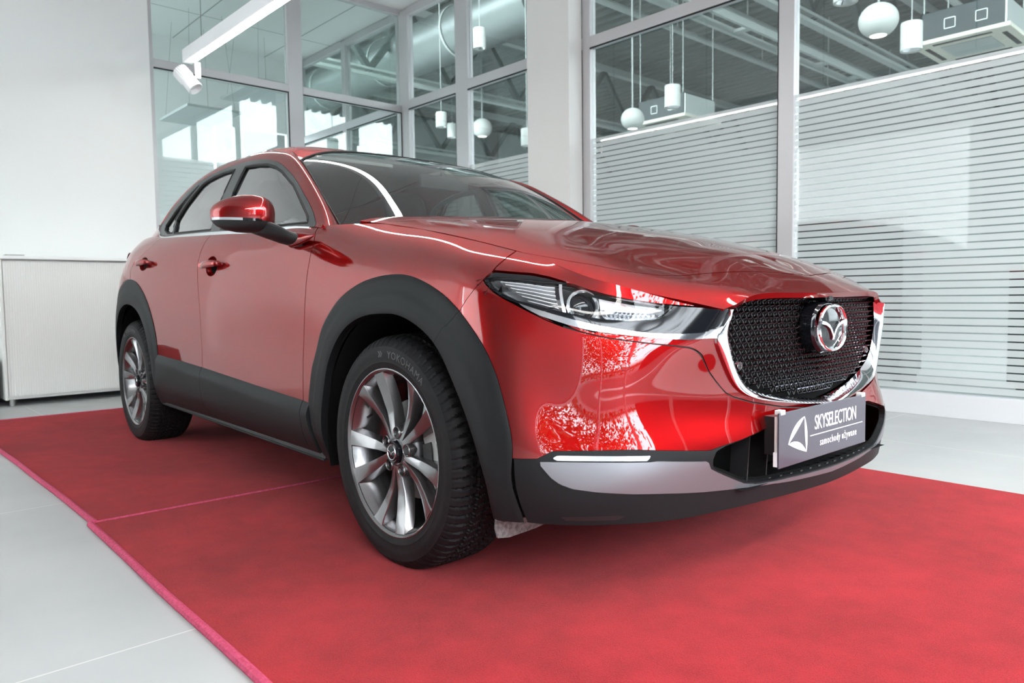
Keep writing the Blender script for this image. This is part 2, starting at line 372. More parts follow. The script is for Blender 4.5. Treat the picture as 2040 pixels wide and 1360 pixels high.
def clear(name, tint, refl_rough=.0, ior=1.45, boost=1.0):
    m = bpy.data.materials.new(name); m.use_nodes = True; N = m.node_tree.nodes; L = m.node_tree.links; N.clear()
    o = N.new('ShaderNodeOutputMaterial'); t = N.new('ShaderNodeBsdfTransparent'); g = N.new('ShaderNodeBsdfGlossy')
    f = N.new('ShaderNodeFresnel'); mx = N.new('ShaderNodeMixShader'); mu = N.new('ShaderNodeMath'); mu.operation = 'MULTIPLY'
    mu.use_clamp = True; mu.inputs[1].default_value = boost
    geo = N.new('ShaderNodeNewGeometry'); inv = N.new('ShaderNodeMath'); inv.operation = 'SUBTRACT'
    t.inputs['Color'].default_value = (*tint, 1); g.inputs['Roughness'].default_value = refl_rough; f.inputs['IOR'].default_value = ior
    # the same reflectance from both faces of a thin pane
    vm = N.new('ShaderNodeVectorMath'); vm.operation = 'DOT_PRODUCT'; L.new(geo.outputs['Normal'], vm.inputs[0]); L.new(geo.outputs['Incoming'], vm.inputs[1])
    ab = N.new('ShaderNodeMath'); ab.operation = 'ABSOLUTE'; L.new(vm.outputs['Value'], ab.inputs[0])
    inv.inputs[0].default_value = 1; L.new(ab.outputs[0], inv.inputs[1])
    pw = N.new('ShaderNodeMath'); pw.operation = 'POWER'; pw.inputs[1].default_value = 5; L.new(inv.outputs[0], pw.inputs[0])
    r0 = ((ior-1)/(ior+1))**2
    ma = N.new('ShaderNodeMath'); ma.operation = 'MULTIPLY_ADD'; ma.inputs[1].default_value = 1-r0; ma.inputs[2].default_value = r0
    L.new(pw.outputs[0], ma.inputs[0]); L.new(ma.outputs[0], mu.inputs[0])
    N.remove(f)
    L.new(mu.outputs[0], mx.inputs['Fac']); L.new(t.outputs[0], mx.inputs[1]); L.new(g.outputs[0], mx.inputs[2]); L.new(mx.outputs[0], o.inputs['Surface'])
    m.diffuse_color = (*tint, .4)
    return m
M['wglass'] = clear('windscreen_glass', (.72, .78, .76), ior=1.6, boost=1.8)
M['sglass'] = clear('side_window_glass', (.30, .36, .35), ior=1.7, boost=3.0)
M['lensg'] = clear('lamp_cover', (.97, .98, .99), ior=1.45, boost=.8)
M['glass'] = clear('partition_glass', (.86, .90, .885), ior=1.5, boost=1.8)
M['pane'] = clear('office_glass', (.84, .885, .87), ior=1.5, boost=1.8)

# ---------------------------------------------------------------- the setting (metres; x runs along the car, y towards the glass wall)
def struct(name, VF, m, smooth=False, **k):
    return tag(mk(name, VF, m, smooth=smooth, **k), kind='structure')
WY = 3.024; WX = -5.617; CZ = 4.08
M['wall'] = mat('white_wall', (.86, .87, .86), .7)
M['ceil'] = mat('white_ceiling', (.82, .83, .82), .8)
M['pillar'] = mat('painted_pillar', (.78, .77, .75), .7)
M['frame'] = mat('grey_aluminium', (.56, .55, .56), .42, .3)
M['gasket'] = mat('black_gasket', (.01, .01, .01), .6)
M['skirt'] = mat('grey_skirting', (.62, .63, .65), .5)
# floor: large pale stone-look tiles with fine joints
fm = add_noise(mat('pale_floor_tile', (.6, .6, .6), .42, spec=.4), 1.6, (.37, .385, .385), (.43, .44, .437), detail=8, lo=.3, hi=.7)
N, L, b = nt(fm); tc = N.new('ShaderNodeTexCoord'); mp = N.new('ShaderNodeMapping'); br = N.new('ShaderNodeTexBrick')
mp.inputs['Location'].default_value = (.01+.0, 1.0, 0); L.new(tc.outputs['Object'], mp.inputs['Vector']); L.new(mp.outputs['Vector'], br.inputs['Vector'])
br.offset = 0; br.inputs['Scale'].default_value = 1; br.inputs['Mortar Size'].default_value = .0022; br.inputs['Brick Width'].default_value = 1.5
br.inputs['Row Height'].default_value = 1.5; br.inputs['Mortar Smooth'].default_value = .2
rgb = [n for n in N if n.type == 'VALTORGB'][0]; mx = N.new('ShaderNodeMixRGB'); mx.inputs['Color2'].default_value = (.62, .62, .59, 1)
L.new(br.outputs['Fac'], mx.inputs['Fac']); L.new(rgb.outputs['Color'], mx.inputs['Color1']); L.new(mx.outputs['Color'], b.inputs['Base Color'])
n3 = N.new('ShaderNodeTexNoise'); n3.inputs['Scale'].default_value = 5; n3.inputs['Detail'].default_value = 6; L.new(tc.outputs['Object'], n3.inputs['Vector'])
mr = N.new('ShaderNodeMapRange'); mr.inputs['To Min'].default_value = .34; mr.inputs['To Max'].default_value = .5; L.new(n3.outputs['Fac'], mr.inputs['Value']); L.new(mr.outputs['Result'], b.inputs['Roughness'])
struct('floor', box(-17, 7, -6.2, 18, -.12, 0), fm)
struct('ceiling', box(-5.7, 6.2, -6.2, WY+.04, CZ, CZ+.15), M['ceil'])
struct('wall_left', join(box(-5.75, -5.45, -2.2, .19, 0, CZ), box(-5.75, -5.45, -6.2, -5.7, 0, CZ), box(-5.75, -5.45, -5.7, -2.2, 0, .35), box(-5.75, -5.45, -5.7, -2.2, 3.6, CZ)), M['wall'])
M['blind'] = mat('white_diffuser_sheet', (.9, .9, .88), .8)
def _bl(m, k=.92):
    N, L, b = nt(m); N.remove(b); t = N.new('ShaderNodeBsdfTranslucent'); d = N.new('ShaderNodeBsdfDiffuse'); x = N.new('ShaderNodeMixShader'); x.inputs['Fac'].default_value = .7
    for q in (t, d): q.inputs['Color'].default_value = (k, k, k*.98, 1)
    L.new(d.outputs[0], x.inputs[1]); L.new(t.outputs[0], x.inputs[2]); L.new(x.outputs[0], N['Material Output'].inputs['Surface'])
_bl(M['blind']); M['daysheet2'] = mat('dim_diffuser_sheet', (.6, .6, .6), .8); _bl(M['daysheet2'], .60)
struct('window_blind', box(-5.45, -2.4, -6.30, -6.295, .35, 3.6), M['blind'])  # translucent sheet added out of view to brighten the white left wall
struct('window_blind', box(-5.60, -5.595, -5.7, -2.2, .35, 3.6), M['daysheet2'])  # unseen sheet added to soften daylight, dimmed for the reflection in the doors
M['wallg'] = mat('grey_wall', (.20, .205, .21), .6)
struct('wall_front', join(box(-5.45, -2.2, -6.35, -6.2, 0, .35), box(-5.45, -2.2, -6.35, -6.2, 3.6, CZ), box(-2.4, -2.2, -6.35, -6.2, .35, 3.6)), M['wall']); struct('wall_front', box(-2.2, 6.2, -6.35, -6.2, 0, CZ), M['wallg'])
# window wall on the daylight side (beside and behind the camera): posts and rails round open daylight
wr = [box(6.0, 6.2, -6.2, 3.1, 0, .12), box(6.0, 6.2, -6.2, 3.1, 3.75, CZ), box(6.05, 6.15, -6.2, 3.1, 2.5, 2.58)]
for yy in (-6.2, -4.35, -2.5, -.65, 1.2, 3.02): wr.append(box(6.03, 6.17, yy-.05, yy+.05, 0, CZ))
struct('wall_right', join(*wr), M['frame'])
struct('ground', box(6.2, 60, -40, 40, -.3, -.15), add_noise(mat('asphalt_yard', (.1, .1, .1), .8), 3, (.018, .018, .018), (.03, .03, .03)))
struct('reflection_block', box(19, 20, -5, 30, -.15, 6.5), mat('dark_reflection_block', (.022, .023, .025), .8, spec=.1))  # dark block added out of view so the bumper mirrors an even dark tone
M['leaf'] = add_noise(mat('tree_leaves', (.06, .12, .02), .6), 6, (.012, .03, .006), (.05, .10, .02))
_rg = random.Random(5); V = []; F = []
for k in range(7000):
    cl = _rg.choice([(17, -15, 4.2, 4.6), (16, -9.5, 3.6, 4.0)])
    u = _rg.gauss(0, .45), _rg.gauss(0, .5), _rg.gauss(0, .42); p = np.array([cl[0]+u[0]*cl[3]*.7, cl[1]+u[1]*cl[3], max(.2, cl[2]+u[2]*cl[3])])
    a = np.array([_rg.uniform(-1, 1) for _ in range(3)]); b_ = np.array([_rg.uniform(-1, 1) for _ in range(3)]); n_ = len(V); V += [p-a*.16, p+b_*.16, p+a*.16, p-b_*.16]; F.append((n_, n_+1, n_+2, n_+3))
tag(mk('tree_foliage', (V, F), M['leaf'], smooth=False), 'green trees outside whose leaves mirror in the red bumper corner', 'tree', kind='stuff')
# ---------------------------------------------------------------- glazed partitions
def film_mat(name, col, see):
    m = bpy.data.materials.new(name); m.use_nodes = True; N = m.node_tree.nodes; L = m.node_tree.links; N.clear()
    o = N.new('ShaderNodeOutputMaterial'); d = N.new('ShaderNodeBsdfDiffuse'); t = N.new('ShaderNodeBsdfTranslucent'); g = N.new('ShaderNodeBsdfGlossy')
    tr = N.new('ShaderNodeBsdfTransparent'); a = N.new('ShaderNodeMixShader'); b2 = N.new('ShaderNodeMixShader'); c = N.new('ShaderNodeMixShader')
    fr = N.new('ShaderNodeFresnel'); fr.inputs['IOR'].default_value = 1.5
    for x in (d, t): x.inputs['Color'].default_value = (*col, 1)
    g.inputs['Roughness'].default_value = .02
    a.inputs['Fac'].default_value = .4; L.new(d.outputs[0], a.inputs[1]); L.new(t.outputs[0], a.inputs[2])
    b2.inputs['Fac'].default_value = see; L.new(a.outputs[0], b2.inputs[1]); L.new(tr.outputs[0], b2.inputs[2])
    L.new(fr.outputs[0], c.inputs['Fac']); L.new(b2.outputs[0], c.inputs[1]); L.new(g.outputs[0], c.inputs[2]); L.new(c.outputs[0], o.inputs['Surface'])
    return m
M['film'] = film_mat('frosted_film', (.80, .835, .83), .26)
M['film2'] = film_mat('frosted_film_office', (.80, .84, .83), .35)
_tr = [0]
def trim(VF, m=None):
    _tr[0] += 1; return struct('trim_%d' % _tr[0], VF, m or M['frame'])
D0, D1 = WY-.04, WY+.04
# long glass wall behind the car and its continuation into the office
for x0, x1 in ((-8.16, -8.05), (-6.93, -6.83), (-5.68, -5.44), (-4.57, -4.37), (-2.763, -2.674), (-.905, -.79), (1.0, 1.115), (2.9, 3.0), (4.8, 4.9)):
    trim(bbox(x0, x1, D0, D1, 0, 4.06, .004))
edges = [(-8.05, -6.93), (-6.83, -5.68), (-5.44, -4.57), (-4.37, -2.763), (-2.674, -.905), (-.79, 1.0), (1.115, 2.9), (3.0, 4.8)]
for x0, x1 in edges:
    trim(bbox(x0, x1, D0, D1, 2.938, 3.035, .003)); trim(bbox(x0, x1, D0, D1, 3.99, 4.075, .003))
    trim(join(box(x0, x1, D0-.001, D0+.004, 2.924, 2.938)), M['gasket'])
    trim(join(box(x1-.008, x1, D0+.002, D0+.006, .15, 2.93)), M['gasket'])
    trim(bbox(x0, x1, D0-.01, D1, 0, .142, .003), M['skirt'])
def strips(f, z0=.148, z1=2.155, pitch=.0456, gap=.0085):
    VF = []; z = z1
    while z > z0:
        VF.append(f(max(z-pitch+gap, z0), z)); z -= pitch
    return join(*VF)
_w = [0]
def window(VF, glass, filmVF=None, fm=None):
    _w[0] += 1; w = struct('window_%d' % _w[0], VF, glass)
    if filmVF: mk('frosted_film', filmVF, fm, w, smooth=False)
for x0, x1 in edges:
    window(box(x0, x1, WY-.003, WY+.003, .14, 2.94), M['glass'],
           strips(lambda a, b: ([(x0, WY-.005, a), (x1, WY-.005, a), (x1, WY-.005, b), (x0, WY-.005, b)], [(0, 1, 2, 3)])) if x0 > -5.5 else None, M['film'])
    window(box(x0, x1, WY-.003, WY+.003, 3.03, 3.995), M['glass'])
# side glass wall with the office behind it
for y0, y1 in ((.19, .262), (1.585, 1.745)): trim(bbox(WX-.04, WX+.04, y0, y1, 0, CZ, .004))
for y0, y1 in ((.262, 1.585), (1.745, 2.984)):
    trim(bbox(WX-.04, WX+.04, y0, y1, 2.918, 2.995, .003)); trim(bbox(WX-.04, WX+.04, y0, y1, 0, .14, .003), M['skirt'])
    trim(box(WX+.036, WX+.041, y0, y1, 2.905, 2.918), M['gasket']); trim(box(WX+.034, WX+.038, y1-.012, y1, .15, 2.905), M['gasket'])
    trim(bbox(WX-.04, WX+.04, y0, y1, 4.02, CZ, .003))
    window(box(WX-.003, WX+.003, y0, y1, .14, 2.92), M['pane'],
           strips(lambda a, b: ([(WX+.005, y0, a), (WX+.005, y1, a), (WX+.005, y1, b), (WX+.005, y0, b)], [(0, 1, 2, 3)]), z1=2.12), M['film2'])
    window(box(WX-.003, WX+.003, y0, y1, 2.99, 4.02), M['pane'])
struct('wall_pillar', bbox(-3.29, -2.763, 2.81, WY-.045, 0, CZ, .004), M['pillar'])
# office: tiled ceiling, back wall with three windows
cm = mat('office_ceiling_tile', (.60, .63, .61), .8)
N, L, b = nt(cm); tc = N.new('ShaderNodeTexCoord'); mp = N.new('ShaderNodeMapping'); br = N.new('ShaderNodeTexBrick'); br.offset = 0
mp.inputs['Location'].default_value = (0, .13-1.33*0, 0); br.inputs['Scale'].default_value = 1; br.inputs['Brick Width'].default_value = 2.4; br.inputs['Row Height'].default_value = 1.2
br.inputs['Mortar Size'].default_value = .008; br.inputs['Color1'].default_value = br.inputs['Color2'].default_value = (.74, .77, .75, 1); br.inputs['Mortar'].default_value = (.25, .27, .26, 1)
mp.inputs['Location'].default_value = (0, -.13, 0)
L.new(tc.outputs['Object'], mp.inputs['Vector']); L.new(mp.outputs['Vector'], br.inputs['Vector']); L.new(br.outputs['Color'], b.inputs['Base Color'])
struct('ceiling', box(-8.4, -5.7, -3, WY+.04, CZ, CZ+.1), cm)
M['owall'] = mat('office_wall', (.84, .86, .85), .7)
XB = -8.2
struct('wall_back', join(box(XB-.1, XB, -3, 1.68, 0, CZ), box(XB-.1, XB, 1.68, 2.85, 3.08, CZ), box(XB-.1, XB, 1.68, 2.85, 0, .9), box(XB-.1, XB, 2.85, 2.98, 0, CZ),
                         box(XB-.1, XB, 1.83, 1.97, .9, 3.08), box(XB-.1, XB, 2.09, 2.20, .9, 3.08)), M['owall'])
struct('wall_side', box(XB, -5.76, -3.1, -3, 0, .8), M['owall'])
# the hall beyond the long glass wall
M['deck'] = mat('grey_steel_deck', (.15, .17, .16), .6, .1)
M['truss'] = mat('grey_painted_steel', (.38, .42, .40), .5, .1)
M['trussd'] = mat('dark_painted_steel', (.07, .085, .08), .5, .2)
M['duct'] = mat('galvanised_duct', (.20, .225, .22), .42, .6)
V = []; F = []; k = 0; y = WY+.05; H = 6.1
prof = [(0, 0), (.12, 0), (.15, .13), (.27, .13), (.30, 0)]
while y < 17.8:
    for dy, dz in prof[:-1]: V += [(-16.8, y+dy, H+dz), (6.9, y+dy, H+dz)]
    y += .30
for i in range(len(V)//2-1): F.append((2*i, 2*i+2, 2*i+3, 2*i+1))
struct('ceiling', (V, F), M['deck'])
M['hwall'] = mat('hall_wall', (.24, .26, .255), .7)
struct('wall_hall', join(box(-17, 7, 17.8, 18, 0, 6.3)), M['hwall'])
struct('wall_end', box(-17, -16.8, -3, 18, 0, 6.3), M['hwall'])
def truss(x, y0, y1, lo, hi, n, label):
    t = empty('roof_truss', (x, 0, lo), 0, label, 'truss', 'steel trusses under the hall roof')
    mk('top_chord', beam((0, y0, hi-lo), (0, y1, hi-lo), .16, .14), M['truss'], t, smooth=False)
    mk('bottom_chord', join(beam((0, y0, 0), (0, y1, 0), .12, .05), beam((0, y0, .10), (0, y1, .10), .16, .04)), M['truss'], t, smooth=False)
    st = (y1-y0)/n
    for i in range(n):
        a = y0+i*st
        mk('brace', beam((0, a, .1), (0, a+st/2, hi-lo-.06), .1, .1), M['trussd'], t, smooth=False)
        mk('brace', beam((0, a+st/2, hi-lo-.06), (0, a+st, .1), .1, .1), M['trussd'], t, smooth=False)
truss(-3.4, 3.3, 17.5, 4.62, 5.9, 8, 'grey steel roof truss nearest the glass bay above the bonnet, highest at the upper right')
truss(-9.6, 3.3, 17.5, 4.62, 5.9, 8, 'grey steel roof truss seen beyond the pillar and through the bays beside it')
truss(-14.6, 3.3, 17.5, 4.62, 5.9, 8, 'farthest grey steel roof truss, small and low in the hall')
def pipe(x, y0, y1, z, r, label):
    t = empty('ceiling_pipe', (x, 0, z), 0, label, 'pipe', 'pipes slung under the hall roof')
    mk('pipe_run', tube([(0, y0, 0), (0, y1, 0)], r, 10), M['truss'], t)
    for q in np.arange(y0+.2, y1, 3): mk('hanger', tube([(0, q, r), (0, q, 6.1-z)], .012, 6), M['truss'], t)
pipe(-6.4, 3.4, 17, 5.55, .06, 'thin grey pipe crossing the steel deck in the middle glass bay')
pipe(-5.0, 3.4, 17, 5.35, .07, 'grey pipe at the top of the middle bay beside the post')
pipe(-2.2, 3.4, 17, 5.1, .05, 'grey pipe in front of the dark truss braces at the upper right')
pipe(-.6, 3.4, 17, 5.05, .06, 'grey pipe above the ceiling unit at the upper right corner')
t = empty('cable_tray', (-3.9, 0, 4.45), 0, 'grey cable tray with dark slots under the nearest truss', 'cable tray')
mk('tray', join(beam((-.15, 3.4, 0), (-.15, 17, 0), .05, .1), beam((.15, 3.4, 0), (.15, 17, 0), .05, .1)), M['truss'], t, smooth=False)
for q in np.arange(4, 17, 1.2): mk('rung', beam((-.15, q, 0), (.15, q, 0), .12, .04), M['truss'], t, smooth=False)
def duct(x0, x1, y, z, r, label):
    t = empty('air_duct', (x0, y, z), 0, label, 'duct')
    L_ = x1-x0; pr = []
    P = [(q, 0, 0) for q in np.linspace(0, L_, int(L_/.12))]
    R = [r if i % 2 else r*.985 for i in range(len(P))]
    mk('duct_body', tube(P, R, 28), M['duct'], t, sharp=60)
    for q in np.arange(.5, L_, 2.2): mk('strap', lathe([(r+.004, -.02), (r+.012, -.02), (r+.012, .02), (r+.004, .02)], 28, 'x', (q, 0, 0), True), M['truss'], t)
duct(-13, -6.2, 5.9, 5.15, .42, 'round ribbed silver air duct behind the panes left of the pillar')
duct(-3.2, 4, 10.5, 5.7, .36, 'ribbed silver air duct under the deck above the ceiling unit')
M['pend'] = mat('opal_white_shade', (.46, .48, .45), .4)
M['cord'] = mat('grey_cord', (.25, .27, .26), .5)
M['bulb'] = mat('lamp_glow', (.9, .9, .85), .4, emit=(1, .95, .85), estr=1.2)
def globe(x, y, z, r, label, sq=.93):
    t = empty('globe_pendant', (x, y, z), 0, label, 'pendant lamp', 'white pendant lamps hanging in the hall')
    mk('shade', lathe([(r*math.sin(a)+.0001, r*sq*math.cos(a)) for a in np.linspace(0, math.pi-.45, 14)], 28), M['pend'], t)
    mk('bulb', lathe([(.0001, -r*sq*.80), (r*.40, -r*sq*.86), (r*.43, -r*sq*.9)], 20), M['bulb'], t)
    mk('cord', tube([(0, 0, r*sq-.01), (0, 0, 6.225-z)], .012, 8), M['cord'], t)
def can(x, y, z, label, r=.1, h=.27):
    t = empty('cylinder_pendant', (x, y, z), 0, label, 'pendant lamp', 'white pendant lamps hanging in the hall')
    mk('shade', lathe([(.0001, h), (r*.96, h), (r, h-.01), (r, 0), (r*.9, 0), (r*.86, .03)], 28), M['pend'], t)
    mk('reflector', lathe([(.0001, .05), (r*.6, .04), (r*.87, .012)], 24), M['chrome'], t)
    mk('bulb', lathe([(.0001, .03), (.03, .035), (.035, .05)], 14), M['bulb'], t)
    mk('cord', tube([(0, 0, h-.01), (0, 0, 6.225-z)], .006, 6), M['cord'], t)
globe(-4.59, 6.0, 3.11, .155, 'white globe pendant left of the ceiling unit in the middle bay')
globe(-1.43, 6.0, 3.53, .19, 'large white globe pendant at the upper right of the picture', .9)
globe(-9.1, 7.2, 3.93, .19, 'white globe pendant just left of the white pillar')
can(-3.95, 6.0, 3.14, 'white cylinder pendant right of the globe in the middle bay')
can(-1.11, 6.0, 3.15, 'white cylinder pendant beside the large globe and the ceiling unit')
can(-1.15, 4.6, 3.1+.18, 'white cylinder pendant cut by the top edge of the right bay')
can(-5.95, 4.5, 4.05, 'white cylinder pendant in the upper pane below the silver duct', .085, .26)
can(-6.95, 4.6, 3.21, 'white cylinder pendant in the lower pane left of the globe', .078, .21)
can(-5.12, 4.55, 2.66, 'white cylinder pendant partly behind the pillar edge', .075, .21)
can(-10.4, 7.5, 4.0, 'small white cylinder pendant just above the car roof', .1, .28)
M['acd'] = mat('dark_grey_casing', (.018, .030, .032), .5); M['acw'] = mat('cream_panel', (.55, .54, .46), .5)
M['acs'] = mat('galvanised_side', (.45, .49, .47), .4, .5)
def cassette(x, y, z, label, s=1.0, rz=0):
    t = empty('ceiling_cassette', (x, y, z), rz, label, 'air conditioner', 'square air conditioners hung in the hall')
    mk('casing', bbox(-.42*s, .42*s, -.42*s, .42*s, .05, .38*s, .01), M['acd'], t, smooth=False)
    mk('side_plate', bbox(.42*s, .44*s, -.40*s, .40*s, .06, .36*s, .004), M['acs'], t, smooth=False)
    mk('fascia', bbox(-.5*s, .5*s, -.5*s, .5*s, 0, .05, .012), M['acw'], t, smooth=False)
    mk('inlet_grille', bbox(-.26*s, .26*s, -.26*s, .26*s, -.008, 0, .003), M['acs'], t, smooth=False)
    for a, b2, c, d in ((-.3, .3, -.42, -.37), (-.3, .3, .37, .42), (-.42, -.37, -.3, .3), (.37, .42, -.3, .3)): mk('air_slot', box(a*s, b2*s, c*s, d*s, -.004, 0), M['gasket'], t, smooth=False)
    for a in (-.4, .4):
        for c in (-.4, .4): mk('hanger_rod', tube([(a*s, c*s, .3*s), (a*s, c*s, 6.05-z)], .008, 6), M['truss'], t)
    for q in (-.12, .2):   # the two square plates on the dark side
        mk('access_plate', join(*[box(q*s+a_, q*s+b_, -.424*s, -.420*s, c_, d_) for a_, b_, c_, d_ in ((-.06, .06, .15, .158), (-.06, .06, .262, .27), (-.06, -.052, .15, .27), (.052, .06, .15, .27))]), M['acs'], t, smooth=False)
cassette(-1.15, 8.0, 3.62, 'dark cased square ceiling unit at the upper right above the film', 1.0)
cassette(-5.3, 8.0, 3.42, 'square ceiling unit beside the cylinder pendant in the middle bay', 1.0)
# dark furniture standing behind the frosted film
M['dark'] = mat('dark_furniture', (.035, .045, .05), .6); M['mid'] = mat('pale_furniture', (.6, .62, .62), .6)
t = empty('storage_cabinet', (-.97, 4.3, 0), 0, 'dark cabinet showing as a shadow through the film behind the car nose', 'cabinet')
mk('carcass', bbox(-.44, .44, 0, .45, .08, 1.38, .01), M['dark'], t, smooth=False); mk('cabinet_top', bbox(-.46, .46, -.02, .47, 1.38, 1.41, .005), M['dark'], t, smooth=False)
for q in (-.42, .36):
    mk('leg', box(q, q+.06, .05, .4, 0, .08), M['dark'], t, smooth=False)
t = empty('storage_cabinet', (.95, 4.3, 0), 0, 'long low dark cabinet behind the film at the right edge of the picture', 'cabinet')
mk('carcass', bbox(-.75, .75, 0, .45, .08, .92, .01), M['dark'], t, smooth=False); mk('cabinet_top', bbox(-.78, .78, -.02, .47, .92, .95, .005), M['dark'], t, smooth=False)
for q in (-.7, .62):
    mk('leg', box(q, q+.06, .05, .4, 0, .08), M['dark'], t, smooth=False)
# ceiling panels hanging in the office
M['panel'] = mat('grey_acoustic_panel', (.50, .55, .54), .8)
def panel(x, y, z, sx, sy, label):
    t = empty('acoustic_panel', (x, y, z), 0, label, 'ceiling panel', 'acoustic panels hung in the office')
    mk('board', bbox(-sx/2, sx/2, -sy/2, sy/2, -.015, .015, .004), M['panel'], t, smooth=False)
    for a in (-1, 1):
        for c in (-1, 1): mk('wire', tube([(a*sx*.42, c*sy*.42, .015), (a*sx*.30, c*sy*.30, CZ-.002-z)], .002, 5), M['cord'], t)
panel(-7.35, 1.32, 2.95, .95, .62, 'lower grey acoustic panel on wires in the office')
panel(-7.1, 2.0, 3.28, 1.1, .62, 'upper grey acoustic panel just under the rail in the office')

# ---------------------------------------------------------------- hanging showroom lamp, and two unseen lamps added for light
M['lampw'] = mat('white_lamp_body', (.86, .87, .88), .4); M['lampe'] = mat('lit_diffuser', (1, 1, 1), .5, emit=(1, .97, .92), estr=LAMP)
def linear_lamp(x0, x1, y, z, label, spot=True, w=.032):
    t = empty('linear_lamp', (x0, y, z), 0, label, 'lamp', None)
    L_ = x1-x0
    mk('housing', join(bbox(0, L_, -w-.008, w+.008, 0, .11, .003)), M['lampw'], t, smooth=False)
    mk('diffuser', join(box(.10, L_-.02, -w, w, -.006, 0)), M['lampe'], t, smooth=False)
    for q in np.arange(.35, L_, 1.4): mk('hanging_wire', tube([(q, 0, .11), (q, 0, CZ-z)], .004, 6), M['cord'], t)
    return t
t = linear_lamp(-5.0, 1.2, .36, 2.83, 'white linear lamp with lit underside hanging at the upper left')
t = linear_lamp(3.2, 11.0, 2.4, 2.83, 'unseen linear lamp added across the room to light the car front', w=.16); t.location = (3.4, 2.4, 2.83); t.rotation_euler = (0, 0, -math.pi/2)  # added out of view, brightens the bumper and the front carpet
linear_lamp(1.4, 3.0, .36, 2.83, 'unseen linear lamp added in front of the car to light the bonnet', w=.10)  # extra lamp added out of view for light on the bonnet
def spot(x, y, z, label):
    s = empty('spotlight', (x, y, z), 0, label, 'spotlight'); s.scale = (1.15, 1.15, 1.15)
    mk('driver_box', bbox(.035, .065, .015, .05, -.12, 0, .004), M['lampw'], s, smooth=False)
    V, F = join(lathe([(.0001, .115), (.045, .11), (.05, .09), (.053, .0), (.056, -.08), (.05, -.085), (.04, -.05), (.0001, -.04)], 28))
    can_ = mk('lamp_head', (V, F), M['lampw'], s, loc=(.0, -.02, -.135), rot=(RAD(25), RAD(-35), 0))
    fins = []
    for k in range(18):
        a = 2*math.pi*k/18; fins.append(beam((.05*math.cos(a), .05*math.sin(a), .02), (.05*math.cos(a), .05*math.sin(a), .11), .004, .02))
    mk('cooling_fins', join(*fins), M['lampw'], can_, smooth=False)
spot(-4.93, .365, 2.818, 'white spotlight mounted under the end of the linear lamp')

# ---------------------------------------------------------------- carpets, cabinets
TH = .025
cp = mat('red_carpet', (.4, .02, .03), .95, spec=.15)
N, L, b = nt(cp); tc = N.new('ShaderNodeTexCoord')
def noi(s, d): n = N.new('ShaderNodeTexNoise'); n.inputs['Scale'].default_value = s; n.inputs['Detail'].default_value = d; L.new(tc.outputs['Object'], n.inputs['Vector']); return n.outputs['Fac']
a1, a2, a3 = noi(1.7, 5), noi(420, 3), noi(12, 4)
mm = N.new('ShaderNodeMath'); mm.operation = 'MULTIPLY_ADD'; L.new(a2, mm.inputs[0]); mm.inputs[1].default_value = 1.5; L.new(a1, mm.inputs[2])
m2 = N.new('ShaderNodeMath'); m2.operation = 'MULTIPLY_ADD'; L.new(a3, m2.inputs[0]); m2.inputs[1].default_value = .5; L.new(mm.outputs[0], m2.inputs[2])
r = N.new('ShaderNodeValToRGB'); r.color_ramp.elements[0].position = .85; r.color_ramp.elements[1].position = 1.5
r.color_ramp.elements[0].color = (.17, .0028, .0065, 1); r.color_ramp.elements[1].color = (.39, .012, .020, 1)
mr = N.new('ShaderNodeMapRange'); mr.inputs['From Min'].default_value = .85; mr.inputs['From Max'].default_value = 2.15; L.new(m2.outputs[0], mr.inputs['Value'])
r.color_ramp.elements[0].position = .25; r.color_ramp.elements[1].position = .75
L.new(mr.outputs['Result'], r.inputs['Fac']); L.new(r.outputs['Color'], b.inputs['Base Color'])
bp = N.new('ShaderNodeBump'); bp.inputs['Strength'].default_value = .8; bp.inputs['Distance'].default_value = .003; L.new(a2, bp.inputs['Height']); L.new(bp.outputs['Normal'], b.inputs['Normal'])
b.inputs['Sheen Weight'].default_value = .16; b.inputs['Sheen Roughness'].default_value = .5; b.inputs['Sheen Tint'].default_value = (1, .45, .45, 1)
M['carpet'] = cp; M['bind'] = add_noise(mat('pink_edge_binding', (.5, .05, .12), .8), 120, (.38, .03, .08), (.55, .07, .15), bump=.4)
def carpet(x0, x1, y0, y1, y0b, z, label, bind_front=True):
    """near edge runs from (x0, y0) to (x1, y0b)"""
    t = empty('carpet', (0, 0, 0), -TH, label, 'carpet', 'red carpets under the car')
    nx, ny = 60, 24; P = np.zeros((nx+1, ny+1, 3)); rg = random.Random(3)
    for i in range(nx+1):
        x = x0+(x1-x0)*i/nx; ya = y0+(y0b-y0)*i/nx+.003*math.sin(x*2.1)+.0012*math.sin(x*7)
        for j in range(ny+1): P[i, j] = (x, ya+(y1-ya)*j/ny, z+.009)
    s = grid_vf(P); n = len(s[0])
    low = [(v[0], v[1], z) for v in s[0]]; V = [tuple(v) for v in s[0]]+low; F = list(s[1]); W = ny+1
    F = [tuple(reversed(f)) if False else f for f in F]
    ring = [i*W for i in range(nx+1)]+[nx*W+j for j in range(1, ny+1)]+[i*W+ny for i in range(nx-1, -1, -1)]+[j for j in range(ny-1, 0, -1)]
    for a, c in zip(ring, ring[1:]+ring[:1]): F.append((a, c, c+n, a+n))
    mk('pile', (V, F), M['carpet'], t, smooth=False)
    e = [P[i, 0]+[0, -.004, -.003] for i in range(nx+1)]
    mk('edge_binding', tube(e, [.0115]*len(e), 8), M['bind'], t)
    e = [P[0, j]+[-.002, 0, -.003] for j in range(ny+1)]
    mk('edge_binding', tube(e, .0075, 8), M['bind'], t)
carpet(-1.062, 3.0, -1.440, 1.252, -1.425, .001, 'nearer red carpet under the front wheels')
